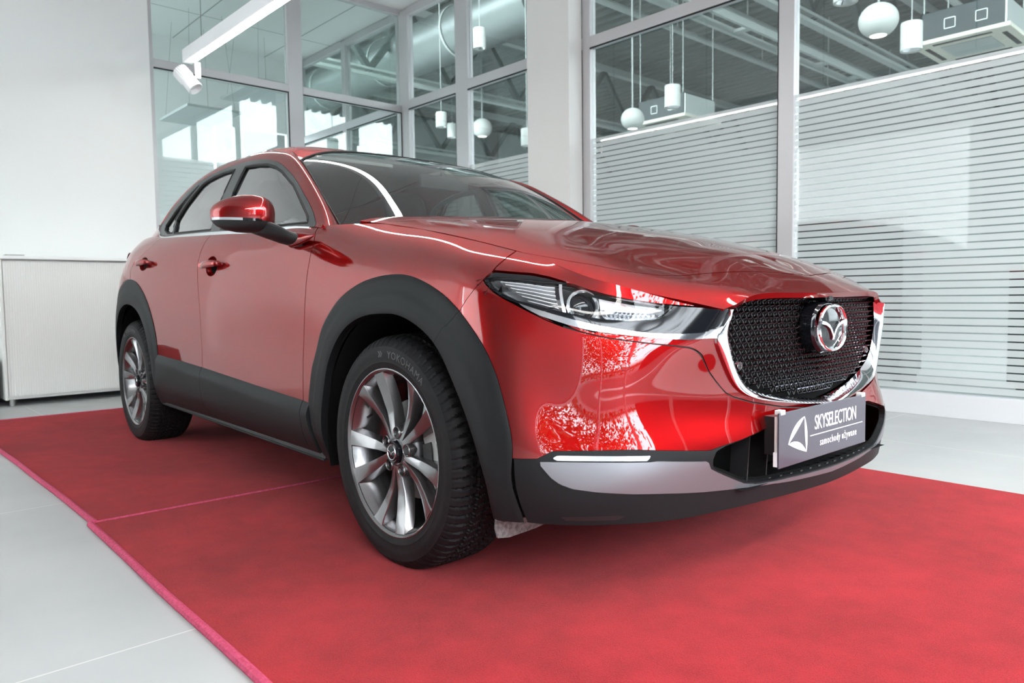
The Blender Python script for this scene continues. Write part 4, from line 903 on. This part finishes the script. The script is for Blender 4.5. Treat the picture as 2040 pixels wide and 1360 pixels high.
# bowl: inner wall and back, chrome plated
N_l = len(LENS)
lc = np.array(LENS); q = np.concatenate([np.linspace(lc[i], lc[(i+1) % N_l], 5, endpoint=False) for i in range(N_l)])
cen = np.array([.78, .772])
M['refl'] = mat('lamp_reflector', (.80, .81, .83), .12, 1)
M['smoke'] = mat('smoked_reflector', (.35, .35, .36), .3, .8); M['slat'] = mat('pearl_reflector', (.85, .86, .88), .32, .7)
for k, sg in enumerate((-1, 1)):
    rings = [[spt(*(p+(cen-p)*.01), -.014) for p in q], [spt(*(p+(cen-p)*.05), -.035) for p in q], [spt(*(p+(cen-p)*.12), -.060) for p in q]]
    mk('lamp_bowl', mr_(loops(rings, cap0=False, cap1=True), sg), M['smoke'], HL[k], sharp=40)
    # slatted outboard reflector
    for i in range(6):
        f0, f1 = (i+.22)/6.2, (i+.80)/6.2; A = []
        ss_ = np.linspace(.955-.012*i, .818, 9)
        def zz(s, f): 
            zt = np.interp(s, [.80, .846, .90, .956, .992], [.812, .815, .822, .825, .822]); zb = np.interp(s, [.789, .846, .921, .955, .985], [.741, .753, .774, .792, .812]); return zt+(zb-zt)*f
        r = []
        for s in ss_: r.append([spt(s, zz(s, f0), -.036), spt(s, zz(s, f0)-.0008, -.030), spt(s, zz(s, f1)+.0012, -.010), spt(s, zz(s, f1)-.0008, -.010), spt(s, zz(s, f1)-.001, -.036)])
        mk('reflector_slat', mr_(loops(r), sg), M['slat'], HL[k], sharp=25)
    # inboard chrome reflector: bright sweep above, facetted tray below
    r = []
    for s in np.linspace(.700, .565, 12):
        zt = np.interp(s, [.556, .616, .668, .714], [.751, .768, .784, .799]); zb = np.interp(s, [.562, .592, .65, .716], [.738, .722, .720, .726]); zm = zt*.45+zb*.55
        r.append([spt(s, zt, -.006), spt(s, zt*.8+zm*.2, -.020), spt(s, zt*.4+zm*.6, -.030), spt(s, zm, -.032)])
    mk('upper_reflector', mr_(loops(r, close_u=False, cap0=False, cap1=False), sg), M['slat'], HL[k])
    r = []
    for i, s in enumerate(np.linspace(.700, .575, 26)):
        zt = np.interp(s, [.556, .616, .668, .714], [.751, .768, .784, .799]); zb = np.interp(s, [.562, .592, .65, .716], [.738, .722, .720, .726]); zm = zt*.45+zb*.55; w = .004*(i % 2)
        r.append([spt(s, zm, -.030), spt(s, zm-.002, -.040-w), spt(s, zb*.6+zm*.4, -.030-w), spt(s, zb, -.010)])
    mk('lower_reflector', mr_(loops(r, close_u=False, cap0=False, cap1=False), sg), M['satin'], HL[k], smooth=False)
    pc = spt(.748, .766, -.034); ax = (spt(.748, .766, 0)-pc); ax = ax/np.linalg.norm(ax)*.6+np.array([.75, -.25, 0]); ax /= np.linalg.norm(ax)
    _, u, w = frame_of(pc, pc+ax)
    def rg(rad, off, n=36): return [pc+ax*off+rad*(math.cos(2*math.pi*j/n)*u+math.sin(2*math.pi*j/n)*w) for j in range(n)]
    mk('projector_ring', mr_(loops([rg(.041, -.02), rg(.041, .010), rg(.037, .014), rg(.033, .010), rg(.031, -.012)], cap0=False, cap1=False), sg), M['refl'], HL[k])
    mk('projector_lens', mr_(loops([rg(.030*math.cos(a), .014*math.sin(a)-.008) for a in np.linspace(0, 1.5, 8)], cap0=False), sg), M['gloss'], HL[k])
    mk('light_ring', mr_(loops([rg(.036, .016), rg(.0375, .018), rg(.039, .016), rg(.0375, .014), rg(.036, .016)], cap0=False, cap1=False), sg), M['drl'], HL[k])
    mk('divider', mr_(loops([[spt(.808, z, -.006), spt(.800, z, -.006), spt(.792, z, -.035), spt(.806, z, -.035)] for z in np.linspace(.738, .812, 6)]), sg), M['refl'], HL[k], sharp=25)
    # small moulded print on the cover
# ---------------------------------------------------------------- grille, chrome frame, badge
GR = empty('grille', (0, 0, 0), 0, parent=CAR)
FN = mk('grille_surround', rim(weld(offs(cut(crop(SS, -1, .95, .42, .80), keep=[(FIN, 0)]), -.004)), .016), M['paint'], GR)
part('chrome_wing', offs(cut(lampreg, keep=[(CHRM, 0)]), .003), M['chrome'], (GR, GR), .014)
# frame: outer lip (y, z) and inner edge next to the mesh, half from the top corner to the centre
O_ = np.array([spt(s, z, .006) for s, z in [(.447, .742), (.4585, .705), (.470, .678), (.456, .640), (.438, .608), (.418, .575), (.395, .547), (.355, .524), (.279, .506), (.16, .489), (.08, .4795), (.0, .472)]])
I_ = np.array([(.800, -.405, .746), (.800, -.410, .715), (.802, -.408, .680), (.803, -.397, .640), (.803, -.385, .606), (.803, -.366, .577), (.802, -.338, .553), (.803, -.300, .535), (.812, -.230, .516), (.822, -.13, .499), (.826, -.06, .491), (.828, 0, .486)])
Oc = curve(O_, 70, even=True); Ic = curve(I_, 70, even=True); Oc[-1, 1] = 0; Ic[-1, 1] = 0
P = np.zeros((6, 139, 3))
for i, t in enumerate((-.08, 0, .10, .40, .75, 1)):
    h = Oc*(1-max(t, 0))+Ic*max(t, 0)+np.array([.010*math.sin(math.pi*max(t, 0)), 0, 0])
    if t < 0: h = Oc+np.array([-.014, 0, 0])
    if t == .10: h = Oc*.93+Ic*.07+np.array([.003, 0, 0])
    P[i, :70] = h; P[i, 69:] = h[::-1]*[1, -1, 1]
mk('grille_frame', grid_vf(P), M['chrome'], GR, sharp=40)
Iin = np.concatenate([Ic[:, 1:]*1.0, (Ic[::-1][1:, 1:]*[-1, 1]), [(.42, .775), (-.42, .775)]])
gx = lambda y: .816-.14*y*y
yy_ = np.linspace(-.42, .42, 43); zz_ = np.linspace(.47, .775, 20)
P = np.array([[(gx(y)-.022, y, z) for z in zz_] for y in yy_])
bk = grid_sheet(P); bk = bk.clip(poly_sdf(bk.V[:, 1:3], Iin)+.012)
mk('grille_backing', (bk.V[:, :3], bk.F), M['void'], GR)
V = []; F = []; pz = .0152; py = .0238; row = 0; z = .487
while z < .772:
    y = -.42+(py/2 if row % 2 else 0)
    while y < .42:
        if abs(y) < .0 or poly_sdf([(y, z)], Iin)[0] > .009 and not ((y/.088)**2+((z-.682)/.070)**2 < 1):
            n = len(V); x = gx(y); sgn = 1 if y < 0 else -1
            V += [(x-.004, y-.0088, z-.001), (x-.006, y, z-.0050), (x-.004, y+.0088, z-.001), (x-.010, y, z+.0060), (x+.013, y-sgn*.001, z+.0045)]
            F += [(n, n+1, n+4), (n+1, n+2, n+4), (n+2, n+3, n+4), (n+3, n, n+4)]
        y += py
    z += pz/1.0; row += 1
M['fin'] = mat('gloss_black_fin', (.40, .40, .42), .12, 1.0, 0)
mk('grille_mesh', (V, F), M['fin'], GR, smooth=False)
bars = []; row = 0; z = .487
while z < .772:
    y = -.42+(py/2 if row % 2 else 0)
    while y < .42:
        if poly_sdf([(y, z)], Iin)[0] > .002:
            for e in (-1, 1):
                if poly_sdf([(y+e*py/2, z+pz)], Iin)[0] > .002: bars.append(beam((gx(y)-.008, y, z), (gx(y)-.008, y+e*py/2, z+pz), .0022, .003))
        y += py
    z += pz; row += 1
mk('grille_lattice', join(*bars), M['black'], GR, smooth=False)
def oval(a, b, n=56, p=2.25): return [(a*np.sign(math.cos(t))*abs(math.cos(t))**(2/p), b*np.sign(math.sin(t))*abs(math.sin(t))**(2/p)) for t in np.linspace(0, 2*math.pi, n, endpoint=False)]
BX, BZ = .868, .682
EM = empty('badge', (0, 0, 0), 0, parent=CAR)
rg2 = lambda a, b, x: [(BX+x, y, BZ+z) for y, z in oval(a, b)]
mk('badge_base', loops([rg2(.088, .072, -.052), rg2(.088, .072, -.020), rg2(.082, .067, -.014), rg2(.06, .05, -.012)], cap0=False), M['gloss'], EM, sharp=40)
mk('badge_ring', loops([rg2(.0800, .0655, -.016), rg2(.0805, .0660, -.004), rg2(.0785, .0640, .0015), rg2(.0755, .061, .003), rg2(.072, .0575, .001), rg2(.0685, .0545, -.006), rg2(.068, .054, -.012)], cap0=False, cap1=False), M['chrome'], EM)
mk('badge_face', loops([rg2(.069, .055, -.008), rg2(.045, .036, -.0045), rg2(.02, .016, -.003)], cap0=False), M['gloss'], EM)
half = [(.0, -.034), (.009, -.017), (.022, -.001), (.042, .008), (.0675, .012), (.066, .021), (.044, .0175), (.024, .0095), (.009, -.004), (.0, -.019)]
wing = half+[(-a, b) for a, b in half[::-1][1:-1]]
mk('badge_wings', plate(wing, -.004, .002, lambda u, v, w: (BX+w, u, BZ+v)), M['chrome'], EM, smooth=False)
mk('front_camera', join(lathe([(.0001, .012), (.010, .012), (.014, .006), (.016, -.02)], 20, 'x', (.848, 0, .766)), box(.80, .856, -.022, .022, .757, .776)), M['gloss'], GR)
def ring_on(s, z, r, off, name, m, par, sg):
    c = spt(s, z, off); n = spt(s, z, off+.01)-c; n /= np.linalg.norm(n); _, u, w = frame_of(c, c+n)
    f = lambda rad, o, k=24: [c+n*o+rad*(math.cos(2*math.pi*j/k)*u+math.sin(2*math.pi*j/k)*w) for j in range(k)]
    mk(name, mr_(loops([f(r, -.002), f(r, .0012), f(r*.86, .0016), f(r*.84, .0004), f(r*.3, .0006)], cap0=False), sg), m, par, sharp=35)
for sg in (-1, 1):
    ring_on(.683, .611, .0105, .0, 'parking_sensor', M['paint'], BUMPER, sg)
    c = np.array([gx(.33)-.001, sg*.357, .598]); mk('grille_sensor', lathe([(.0001, .002), (.0085, .002), (.0095, .0), (.0095, -.02)], 20, 'x', c), M['black'], GR)
    mk('sensor_ring', lathe([(.0095, .001), (.0102, .0025), (.0108, .001), (.0108, -.02)], 20, 'x', c), M['satin'], GR)
mk('bumper_gap_seal', tube([spt(s, z-.001, -.009) for s, z in [(.104, .470), (.221, .482), (.342, .505), (.409, .526), (.457, .564), (.480, .59), (.503, .632), (.528, .651), (.566, .658), (.614, .664), (.709, .679), (.817, .707)]], .0048, 6), M['gasket'], GR)
# lower intake: floor with ribs, black back, struts
IN = empty('lower_intake', (0, 0, 0), 0, parent=CAR)
mk('intake_box', join(([(.78, -.44, .47), (.78, .44, .47), (.70, .44, .47), (.70, -.44, .47), (.70, -.44, .29), (.70, .44, .29), (.845, .40, .297), (.845, -.40, .297)], [(2, 3, 4, 5), (5, 4, 7, 6), (0, 1, 2, 3)])), M['void'], IN, smooth=False)
ribs = [beam((.80, y, .296+.0*abs(y)), (.856-.27*y*y, y, .303), .012, .006) for y in np.arange(-.36, .37, .045)]
mk('intake_floor', join(*ribs, ([(.74, -.45, .300), (.74, .45, .300), (.836, .36, .302), (.860, .0, .299), (.836, -.36, .302), (.800, -.455, .330), (.800, .455, .33)], [(0, 1, 2, 3, 4)])), M['black'], IN, smooth=False)
for y in (-.36, -.27): mk('intake_strut', beam((.80, y, .30), (.79, y+.035, .46), .004, .05), M['black'], IN, smooth=False)
# ---------------------------------------------------------------- show plate
PL = empty('number_plate', (.885, -.074, .4135), RAD(.6), parent=CAR); tag(PL, 'dark grey dealer plate with white lettering')
hw, hh = .246, .0695
mk('board', bbox(-.003, .001, -hw, hw, -hh, hh, .0009), M['plate'], PL, smooth=False)
mk('backing_frame', join(bbox(-.014, -.003, -hw+.004, hw-.004, -hh+.004, hh-.01, .002)), M['clipw'], PL, smooth=False)
mk('bracket', join(box(-.045, -.014, -hw+.012, hw-.03, -hh+.03, hh-.012)), M['black'], PL, smooth=False)
for a in (-hw+.008, hw-.028): mk('clip', bbox(-.016, .002, a, a+.022, hh-.006, hh+.006, .002), M['clipw'], PL, smooth=False)
mk('side_sticker', box(-.014, -.0035, -hw-.0002, -hw+.0045, -hh+.004, -hh+.04), M['white'], PL, smooth=False)
pt = lambda x0, z0: (lambda x, y, z: (.0012+z, x0+x, z0+y))
TX = text_mesh('lettering', 'SKYSELECTION', .0485, M['white'], PL, lambda x, y, z: (.0012+z, -hw+.183+x, .006+y*1.12), .0004, .92, .80)
text_mesh('lettering', 'samochody używane', .0262, M['white'], PL, lambda x, y, z: (.0012+z, -hw+.214+x, -.040+y*1.1), .0004, 1.25, .80)
mk('rule', box(.001, .0018, -hw+.160, hw-.022, -.0085, -.0065), M['white'], PL, smooth=False)
def cres(P0, P1, b0, b1, n=12):
    P0 = np.array(P0); P1 = np.array(P1); d = P1-P0; nn = np.array([-d[1], d[0]]); t = np.linspace(0, 1, n)
    a = [P0+d*k+nn*b0*4*k*(1-k) for k in t]; c = [P0+d*k+nn*b1*4*k*(1-k) for k in t[::-1]]; return [tuple(p) for p in a]+[tuple(p) for p in c[1:-1]]
top = (-hw+.128, .048); bl = (-hw+.046, -.014); br_ = (-hw+.140, -.046)
lg = [cres(top, bl, .02, -.13), cres(bl, br_, -.02, .16), cres(top, br_, -.03, .10)]
for c_ in (lg[0], [(a, b) for a, b in lg[1]], lg[2]): mk('logo', plate(c_, .001, .0018, lambda u, v, w: (w, u, v)), M['white'], PL, smooth=False)
M['flap'] = add_noise(mat('dusty_grey_rubber', (.16, .155, .15), .8), 90, (.10, .095, .095), (.22, .21, .205))
# small flap under the bumper corner
for sg in (-1, 1):
    mk('air_flap', loops([[(x, sg*y, z) for x, z in ((.430, .25), (.438, .25), (.432, zz), (.426, zz))] for y, zz in ((.62, .215), (.66, .186), (.72, .178), (.81, .174), (.845, .180), (.852, .205))]), M['flap'], CAR)
# ---------------------------------------------------------------- door mirrors
for sg, nm in ((-1, 'r'), (1, 'l')):
    MR = empty('door_mirror', (0, 0, 0), 0, parent=CAR)
    A = np.array([-.640, -.935, 1.068]); B = np.array([-.768, -1.096, 1.070]); ax = (B-A); Lm = np.linalg.norm(ax[:2]); d = ax/np.linalg.norm(ax); nf = np.array([-d[1], d[0], 0.]); nf = nf if nf[0] > 0 else -nf; nf /= np.linalg.norm(nf)
    T_ = [0, .012, .05, .12, .25, .42, .6, .78, .9, .97, 1.0]
    zt = np.interp(T_, [0, .012, .05, .12, .25, .42, .6, .78, .9, .97, 1.0], [.010, .028, .048, .058, .065, .066, .062, .052, .040, .028, .014])
    zb = np.interp(T_, [0, .012, .05, .12, .25, .42, .6, .78, .9, .97, 1.0], [.012, .030, .046, .054, .060, .061, .058, .050, .038, .024, .008])
    dp = np.interp(T_, [0, .012, .05, .12, .25, .42, .6, .78, .9, .97, 1.0], [.010, .032, .052, .066, .075, .078, .074, .062, .046, .032, .016])
    up_, lo_ = [], []
    for t, a, b_, c_ in zip(T_, zt, zb, dp):
        p = A+(B-A)*t+np.array([0, 0, -.004*t]); n = 24; ring = []
        for k in range(n):
            q_ = math.pi*k/(n-1); ca, sa = math.cos(q_), math.sin(q_)      # front half: from top round to bottom
            v = np.sign(ca)*abs(ca)**.8; ring.append(p+nf*c_*abs(sa)**.75+np.array([0, 0, v*(a if v > 0 else b_)]))
        ring.append(p+nf*(-.028)+np.array([0, 0, -b_*.96])); ring.append(p+nf*(-.030)+np.array([0, 0, a*.94])); up_.append(ring)
    VFm = loops(up_); Vv = np.array(VFm[0])
    shm = Sheet(Vv, [f for f in VFm[1]])
    zc = lambda Vq: Vq[:, 2]-(1.0405+.012*np.clip((A[1]-Vq[:, 1])/.2, 0, 1))
    up2 = shm.clip(zc(shm.V)); lo2 = shm.clip(-zc(shm.V))
    mk('mirror_cap', mr_((up2.V, up2.F), -1 if sg < 0 else 1), M['paint'], MR, sharp=50)
    mk('mirror_base', mr_((lo2.V*[1, 1, 1], lo2.F), -1 if sg < 0 else 1), M['black'], MR, sharp=50)
    ind = []
    for t in np.linspace(.10, .93, 16):
        i = np.interp(t, T_, range(len(T_))); p = A+(B-A)*t+np.array([0, 0, -.004*t]); c_ = np.interp(t, T_, dp); z0 = 1.0405+.012*np.clip((A[1]-p[1])/.2, 0, 1)
        bb = np.interp(t, T_, zb); v = min(.98, max(0, (p[2]-z0)/bb)); sa = (1-v**(1/.8*2))**.5; f_ = c_*abs(sa)**.75
        ind.append([p*[1, 1, 0]+nf*(f_+.003)+np.array([0, 0, z0+.0065]), p*[1, 1, 0]+nf*(f_+.003)+np.array([0, 0, z0-.002]), p*[1, 1, 0]+nf*(f_-.006)+np.array([0, 0, z0-.002]), p*[1, 1, 0]+nf*(f_-.006)+np.array([0, 0, z0+.0065])])
    mk('indicator_lens', mr_(loops(ind[5:]), sg), M['drl'], MR, sharp=40); mk('indicator_strip', mr_(loops(ind[:6]), sg), M['gloss'], MR, sharp=40)
    arm = [((-.690, -.985, 1.022), .045, .018), ((-.665, -.960, 1.022), .055, .034), ((-.640, -.925, 1.006), .056, .034), ((-.618, -.895, .990), .054, .028), ((-.605, -.872, .982), .052, .025)]
    R2 = []
    for (p, a, b_) in arm:
        R2.append([np.array(p)+np.array([a*math.cos(q_), -b_*.5*math.sin(q_), b_*math.sin(q_)]) for q_ in np.linspace(0, 2*math.pi, 20, endpoint=False)])
    mk('mirror_arm', mr_(loops(R2), sg), M['black'], MR)
    R2 = []
    for (x, y, z, a, b_) in ((-.672, -.868, .980, .004, .006), (-.655, -.872, .980, .010, .020), (-.62, -.878, .982, .016, .027), (-.575, -.874, .984, .015, .022), (-.53, -.868, .986, .010, .014), (-.492, -.860, .990, .003, .003)):
        R2.append([np.array([x, y-a*math.cos(q_), z+b_*math.sin(q_)]) for q_ in np.linspace(0, 2*math.pi, 20, endpoint=False)])
    mk('mirror_foot', mr_(loops(R2), sg), M['paint'], MR)
    mk('mirror_glass', mr_(plate([(0.03, -.030), (.03, .040), (.10, .046), (.15, .034), (.17, .016), (.17, -.016), (.14, -.028)], 0, .004, lambda u, v, w: A+d*u+nf*(-.034-w)+np.array([0, 0, v])), sg), M['chrome'], MR, smooth=False)
# ---------------------------------------------------------------- wheels (outer face towards -y in the wheel's own frame)
def tyre_vf():
    prof = [(.232, -.006), (.240, .0), (.252, .0035), (.262, .0068), (.2655, .0060), (.280, .0090), (.295, .0090), (.303, .0066), (.307, .0068), (.315, .002), (.322, -.004)]
    sh_ = [(.3285, -.012), (.333, -.020), (.3362, -.030)]
    cr = [(.3385-.0001*0, a) for a in ()]
    acr = np.concatenate([np.arange(-.036, -.180, -.003)]); 
    cr = [(.3375+.0032*(1-((a+.108)/.072)**2), a) for a in acr]
    inn = [(b_, -.216-a) for b_, a in (prof+sh_)[::-1]]
    pr = prof+sh_+cr+inn; n = 616; V = []; F = []; m = len(pr); per = 77
    for k in range(n):
        th = 2*math.pi*k/n
        for i, (r, a) in enumerate(pr):
            d = 0; ac = abs(a+.108)
            if r > .3145:
                ph = (k/n*per+(ac*9.0 if ac > .05 else ac*18)) % 1.0
                if ac > .052: d = .0068 if ph < .22 else (.0018 if .58 < ph < .66 else 0)
                else:
                    p2 = (k/n*per*.5*2+ac*18) % 1.0; d = .0065 if p2 < .16 else (.0016 if (p2 % .33) < .06 else 0)
                if r < .330: d = d*.55
                for gk in (.052, .018):
                    if abs(ac-gk-.004*(1 if ((k/n*per) % 1) < .5 else 0)) < .0033: d = .0075
                if a < -.19: d = d*.5
            rr_ = r-d; V.append((rr_*math.cos(th), -a-.0, max(rr_*math.sin(th), -.3248)))
    for k in range(n):
        k2 = (k+1) % n
        for i in range(m-1): F.append((k*m+i, k*m+i+1, k2*m+i+1, k2*m+i))
    V = [(x, -(-y), z) for x, y, z in V]
    return [(x, y, z) for x, y, z in V], F
# frame: y = -a places the outer sidewall at small y and the inner at +.216; shift by WO
WO = -.885
def flipf(VF): return VF[0], [tuple(reversed(f)) for f in VF[1]]
TV = tyre_vf()
RIMP = [(.232, .010), (.2415, .0020), (.2440, .0), (.2440, -.003), (.2410, -.0035), (.2375, .000), (.2330, .006), (.2275, .016), (.222, .030), (.214, .055), (.206, .095), (.200, .15), (.203, .185), (.222, .198), (.243, .203)]
rimlathe = lathe([(r, y) for r, y in RIMP], 96, 'y')
def spoke(pc, e):
    L_ = []
    for r in np.linspace(.030, .2330, 22):
        f = (r-.030)/.203; a0 = RAD(11)*(1-f)**1.2+RAD(14.8)*(1-(1-f)**1.2)
        w = np.interp(r, [.03, .06, .11, .17, .21, .2275, .233], [.0095, .0100, .0128, .0175, .0210, .0232, .0250])     # half width
        y = np.interp(r, [.03, .05, .08, .12, .17, .215, .233], [.020, .021, .0245, .0265, .0190, .0080, .0035])
        tw = np.interp(r, [.03, .08, .15, .21, .233], [.0, .004, .0075, .0055, .0015])*e
        dp_ = np.interp(r, [.03, .10, .20, .233], [.045, .034, .030, .022])
        c = pc+e*a0; cr_, sr_ = math.cos(c), math.sin(c); tx, tz = -sr_, cr_
        def P_(t, yy): return (r*cr_+t*tx, yy, r*sr_+t*tz)
        wi = w*e
        ring = [P_(-w, y-tw*.5*1), P_(-w*.25*1, y-.0016+tw*-.12), P_(w*.9, y+tw*.55), P_(w*1.02, y+tw*.6+.003), P_(w*1.35, y+dp_), P_(-w*1.35, y+dp_), P_(-w*1.05, y-tw*.5+.003)]
        L_.append(ring)
    V, F = loops(L_); return V, F
def wheel(x, y, side, rot, name_parent=CAR, steer=0.):
    w = empty('wheel', (x, y, .335), (0 if side < 0 else math.pi)+steer, parent=name_parent)
    T = mk('tyre', TV, M['tire'], w, sharp=28); 
    R_ = mk('rim', (rimlathe[0], rimlathe[1]), M['alloy'], w, sharp=40)
    for k in range(5):
        pc = RAD(48+72*k+rot)
        for e in (-1, 1): mk('spoke', spoke(pc, e), M['alloy'], w, sharp=24)
    hub = lathe([(.0001, .026), (.033, .024), (.037, .018), (.042, .019), (.048, .025), (.060, .030), (.074, .040), (.080, .052), (.082, .08), (.0001, .085)], 60, 'y')
    mk('hub', hub, M['alloyd'], w, sharp=30)
    for k in range(5):
        a = RAD(12+72*k+rot); cx, cz = .057*math.cos(a), .057*math.sin(a)
        mk('lug_pocket', lathe([(.0190, .045), (.0185, .0190), (.0170, .0170), (.0155, .0190), (.0150, .055)], 24, 'y', (cx, 0, cz)), M['alloy'], w)
        mk('pocket_floor', lathe([(.0152, .042), (.0001, .042)], 20, 'y', (cx, 0, cz)), M['void'], w)
        mk('wheel_nut', lathe([(.0001, .027), (.0045, .0275), (.0080, .031), (.0090, .050)], 6, 'y', (cx, 0, cz)), M['satin'], w, smooth=False)
    CP = mk('hub_cap', lathe([(.0001, .0035), (.0195, .0040), (.0250, .0060), (.0290, .0052), (.0325, .0090), (.0335, .030)], 48, 'y'), M['gloss'], w, sharp=30)
    mk('cap_ring', lathe([(.0190, .0045), (.0198, .0026), (.0212, .0024), (.0220, .0045)], 48, 'y'), M['satin'], w)
    k_ = .0182/.0675; mk('cap_wings', plate([(a*k_, b_*k_+.001) for a, b_ in wing], .0022, .0045, lambda u, v, q_: (u, q_, v)), M['satin'], w, smooth=False)
    mk('valve', tube([(-.196*math.cos(.45), .045, .196*math.sin(.45)), (-.186*math.cos(.45), .026, .186*math.sin(.45))], .004, 8), M['black'], w)
    mk('brake_disc', lathe([(.145, .085), (.146, .083), (.146, .108), (.08, .108), (.08, .083), (.145, .083)], 56, 'y'), M['steel'], w, sharp=30)
    cal = loops([[(r*math.cos(a), yy, r*math.sin(a)) for r, yy in ((.105, .052), (.165, .052), (.172, .07), (.172, .13), (.105, .13))] for a in np.linspace(RAD(-28), RAD(30), 10)])
    C_ = mk('brake_caliper', cal, M['steel'], w, sharp=30); mk('caliper_pad', loops([[(r*math.cos(a), yy, r*math.sin(a)) for r, yy in ((.098, .048), (.140, .048), (.14, .055), (.098, .055))] for a in np.linspace(RAD(-15), RAD(18), 6)]), M['black'], w, sharp=30)
    # raised name on the sidewall
    def bend(a0, r0, sgn=-1):
        return lambda X, Y, Z_: ((r0+Y)*math.cos(a0+sgn*X/r0), -.0094-Z_*.4+(.0 if Y < .02 else .0006), (r0+Y)*math.sin(a0+sgn*X/r0))
    text_mesh('sidewall_lettering', 'YOKOHAMA', .030, M['tiret'], w, bend(RAD(88+rot*.6), .2745), .0006, 1.12, 1.0)
    mk('sidewall_logo', join(*[plate([(u+a_, v), (u+a_+.006, v), (u+a_+.012, v+.009), (u+a_+.006, v+.018), (u+a_, v+.018), (u+a_+.006, v+.009)], 0, .0006, lambda U, V_, W_: bend(RAD(98+rot*.6), .2765)(U, V_, W_)) for u, v, a_ in ((0, 0, 0), (.010, 0, 0))]), M['tiret'], w, smooth=False)
    return w
wheel(0, WO, -1, 0); wheel(-2.655, WO, -1, 40); wheel(0, -WO, 1, 20); wheel(-2.655, -WO, 1, -10)
# ---------------------------------------------------------------- cabin
for y in (-.37, .37):
    S_ = empty('front_seat', (-1.35, y, .30), 0, parent=CAR)
    mk('cushion', bbox(-.28, .24, -.25, .25, .12, .30, .05), M['seat'], S_)
    b_ = []
    for t in np.linspace(0, 1, 9):
        w = np.interp(t, [0, .2, .7, 1], [.22, .25, .235, .17]); x = -.18-.24*t; z = .28+.56*t; th_ = .07*(1-.3*t)
        b_.append([(x+th_*c_, yy, z) for yy, c_ in ((-w, .3), (-w*.8, 1), (0, .8), (w*.8, 1), (w, .3), (w, -1), (-w, -1))])
    mk('backrest', loops(b_), M['seat'], S_, sharp=50)
    b_ = []
    for t in np.linspace(0, 1, 7):
        w = .135*(1-(2*t-1)**4*.35); b_.append([(-.45-.03*t+.055*math.cos(a)*(1-(2*t-1)**4*.5), w*math.sin(a), .87+.20*t) for a in np.linspace(0, 2*math.pi, 18, endpoint=False)])
    mk('headrest', loops(b_), M['seat'], S_)
    mk('headrest_post', join(tube([(-.44, -.05, .83), (-.46, -.05, .88)], .007, 6), tube([(-.44, .05, .83), (-.46, .05, .88)], .007, 6)), M['satin'], S_)
mk('rear_bench', join(bbox(-2.35, -1.95, -.62, .62, .40, .60, .04), bbox(-2.55, -2.35, -.60, .60, .5, 1.06, .05)), M['seat'], CAR)
ds = [[(-.62, y, .97), (-.90, y, 1.00), (-1.00, y, .96), (-1.02, y, .84), (-.92, y, .55), (-.6, y, .5)] for y in (-.76, -.4, 0, .4, .76)]
mk('dashboard', loops(ds), M['inter'], CAR, sharp=40)
mk('cabin_floor', box(-2.6, -.55, -.78, .78, .28, .32), M['void'], CAR, smooth=False)
for sg in (-1, 1): mk('door_lining', box(-2.5, -.62, sg*.755-.01, sg*.755+.01, .32, 1.03), M['inter'], CAR, smooth=False)
SW = mk('steering_wheel', (lambda VF: ([(x*.94-z*.34, y, x*.34+z*.94) for x, y, z in VF[0]], VF[1]))(loops([[(0+.014*math.cos(a), (.18+.014*math.sin(a))*math.cos(b_), (.18+.014*math.sin(a))*math.sin(b_)) for a in np.linspace(0, 2*math.pi, 10, endpoint=False)] for b_ in np.linspace(0, 2*math.pi, 40)], cap0=False, cap1=False)), M['inter'], CAR, loc=(-1.12, .37, .93))
mk('wheel_hub', (lambda VF: ([(x*.94-z*.34, y, x*.34+z*.94) for x, y, z in VF[0]], VF[1]))(join(bbox(-.02, .02, -.06, .06, -.06, .05, .015), beam((0, -.17, 0), (0, .17, 0), .03, .012), beam((0, 0, 0), (0, 0, -.17), .03, .012))), M['inter'], SW)
mk('rear_view_mirror', join(bbox(-.915, -.89, -.15, .11, 1.255, 1.315, .012), tube([(-.90, -.02, 1.30), (-.93, -.01, 1.335)], .010, 8)), M['inter'], CAR)
for y in (-.33, .33): mk('sun_visor', bbox(-1.30, -1.13, y-.19, y+.19, 1.372, 1.388, .006), M['liner'], CAR)
